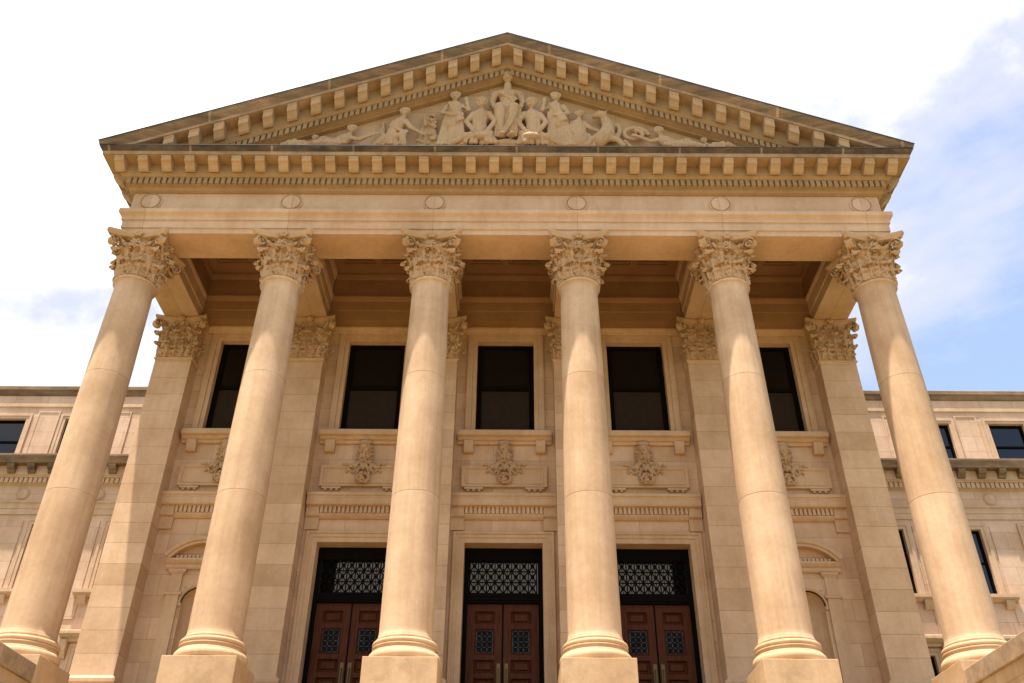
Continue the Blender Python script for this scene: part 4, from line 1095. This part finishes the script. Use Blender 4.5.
for k in range(n):
    y = -13.0 + k * (11.48 / n); prof += [(y, -G + k * rise), (y, -G + (k + 1) * rise)]
prof += [(-1.51, ZF - 0.25), (-1.51, -G)]
struct('steps', prism_x(prof, -9.29, 9.29), 'steps')
def sheet(x0, x1, y0, y1, z):
    bm = bmesh.new(); bm.faces.new([bm.verts.new(p) for p in ((x0, y0, z), (x1, y0, z), (x1, y1, z), (x0, y1, z))]); return bm
struct('ground', sheet(-900, 900, -900, 900, -G - 0.008), 'grass')
struct('pavement', sheet(-34, 34, -60, -0.5, -G - 0.002), 'paving')

# ------------------------------------------------------------------ daylight
SUN = Vector((-0.155, -0.165, 1.0)).normalized()         # towards the sun
el = math.asin(SUN.z); az = math.atan2(SUN.x, SUN.y)
sl = bpy.data.lights.new('sun', 'SUN'); sl.energy = 5.0; sl.angle = R(0.55); sl.color = (1.0, 0.93, 0.82)
so = bpy.data.objects.new('sun', sl); COL.objects.link(so); so.location = (-20, -30, 60)
so.rotation_euler = SUN.to_track_quat('Z', 'Y').to_euler()
wd = bpy.data.worlds.new('World'); SC.world = wd; wd.use_nodes = True
nt = wd.node_tree; L = nt.links; bg = nt.nodes['Background']
sky = nt.nodes.new('ShaderNodeTexSky'); sky.sky_type = 'NISHITA'; sky.sun_disc = False
sky.sun_elevation = el; sky.sun_rotation = az; sky.air_density = 1.0; sky.dust_density = 0.6; sky.ozone_density = 1.3
tc = nt.nodes.new('ShaderNodeTexCoord'); mp = nt.nodes.new('ShaderNodeMapping')
mp.inputs['Location'].default_value = (9.1, 0.3, 6.2); mp.inputs['Scale'].default_value = (1.0, 1.0, 1.7)
L.new(tc.outputs['Generated'], mp.inputs['Vector'])
cn = N(nt, 'ShaderNodeTexNoise', Scale=2.2, Detail=9.0, Roughness=0.58, Distortion=0.25); L.new(mp.outputs[0], cn.inputs['Vector'])
sp = nt.nodes.new('ShaderNodeSeparateXYZ'); L.new(tc.outputs['Generated'], sp.inputs[0])
# the cloud bank is thickest to the west (-x) and thins to the east, low down
m1 = N(nt, 'ShaderNodeMath', operation='MULTIPLY'); m1.inputs[1].default_value = -0.40; L.new(sp.outputs[0], m1.inputs[0])
m2 = N(nt, 'ShaderNodeMath', operation='MULTIPLY'); m2.inputs[1].default_value = 1.8; L.new(sp.outputs[2], m2.inputs[0])
a1 = N(nt, 'ShaderNodeMath', operation='ADD'); L.new(m1.outputs[0], a1.inputs[0]); L.new(m2.outputs[0], a1.inputs[1])
a2 = N(nt, 'ShaderNodeMath', operation='ADD'); L.new(a1.outputs[0], a2.inputs[0]); nz = N(nt, 'ShaderNodeMath', operation='MULTIPLY_ADD'); nz.inputs[1].default_value = 1.7; nz.inputs[2].default_value = -0.80; L.new(cn.outputs[0], nz.inputs[0]); L.new(nz.outputs[0], a2.inputs[1])
a3 = N(nt, 'ShaderNodeMath', operation='MULTIPLY'); a3.inputs[1].default_value = 0.6; L.new(a2.outputs[0], a3.inputs[0])
f = ramp(nt, a3.outputs[0], [(0.52, 0.22), (0.60, 0.62), (0.67, 0.92), (0.76, 1.0)])
cc = mul(nt, (2.85, 2.92, 3.4), (6.0, 6.0, 6.1), ramp(nt, a3.outputs[0], [(0.66, 0.0), (0.86, 1.0)]), 'MIX')
c = mul(nt, sky.outputs[0], cc, f, 'MIX')
L.new(c, bg.inputs['Color']); bg.inputs['Strength'].default_value = 0.13

# ------------------------------------------------------------------ camera
cd = bpy.data.cameras.new('camera'); cam = bpy.data.objects.new('camera', cd); COL.objects.link(cam)
cd.sensor_width = 36.0; cd.lens = 904.49 / 1024 * 36.0; cd.clip_start = 0.1; cd.clip_end = 3000
pitch, roll, yaw = R(34.6592), R(0.3801), R(-0.1523)
fw = Vector((-math.sin(yaw) * -1 * math.cos(pitch), math.cos(yaw) * math.cos(pitch), math.sin(pitch)))
fw = Vector((math.sin(yaw) * math.cos(pitch), math.cos(yaw) * math.cos(pitch), math.sin(pitch)))
rt = Vector((math.cos(yaw), -math.sin(yaw), 0)); up = rt.cross(fw)
rt2 = rt * math.cos(roll) + up * math.sin(roll); up2 = -rt * math.sin(roll) + up * math.cos(roll)
cam.matrix_world = Matrix(((rt2.x, up2.x, -fw.x, 0.2552), (rt2.y, up2.y, -fw.y, -19.3108), (rt2.z, up2.z, -fw.z, G), (0, 0, 0, 1)))
SC.camera = cam
SC.render.resolution_x, SC.render.resolution_y = 1024, 683
vs = SC.view_settings; vs.view_transform = 'Standard'; vs.look = 'None'; vs.exposure = 1.22; vs.gamma = 1; vs.use_curve_mapping = False
SC.cycles.max_bounces = 8; SC.cycles.diffuse_bounces = 5
SC.cycles.use_denoising = True
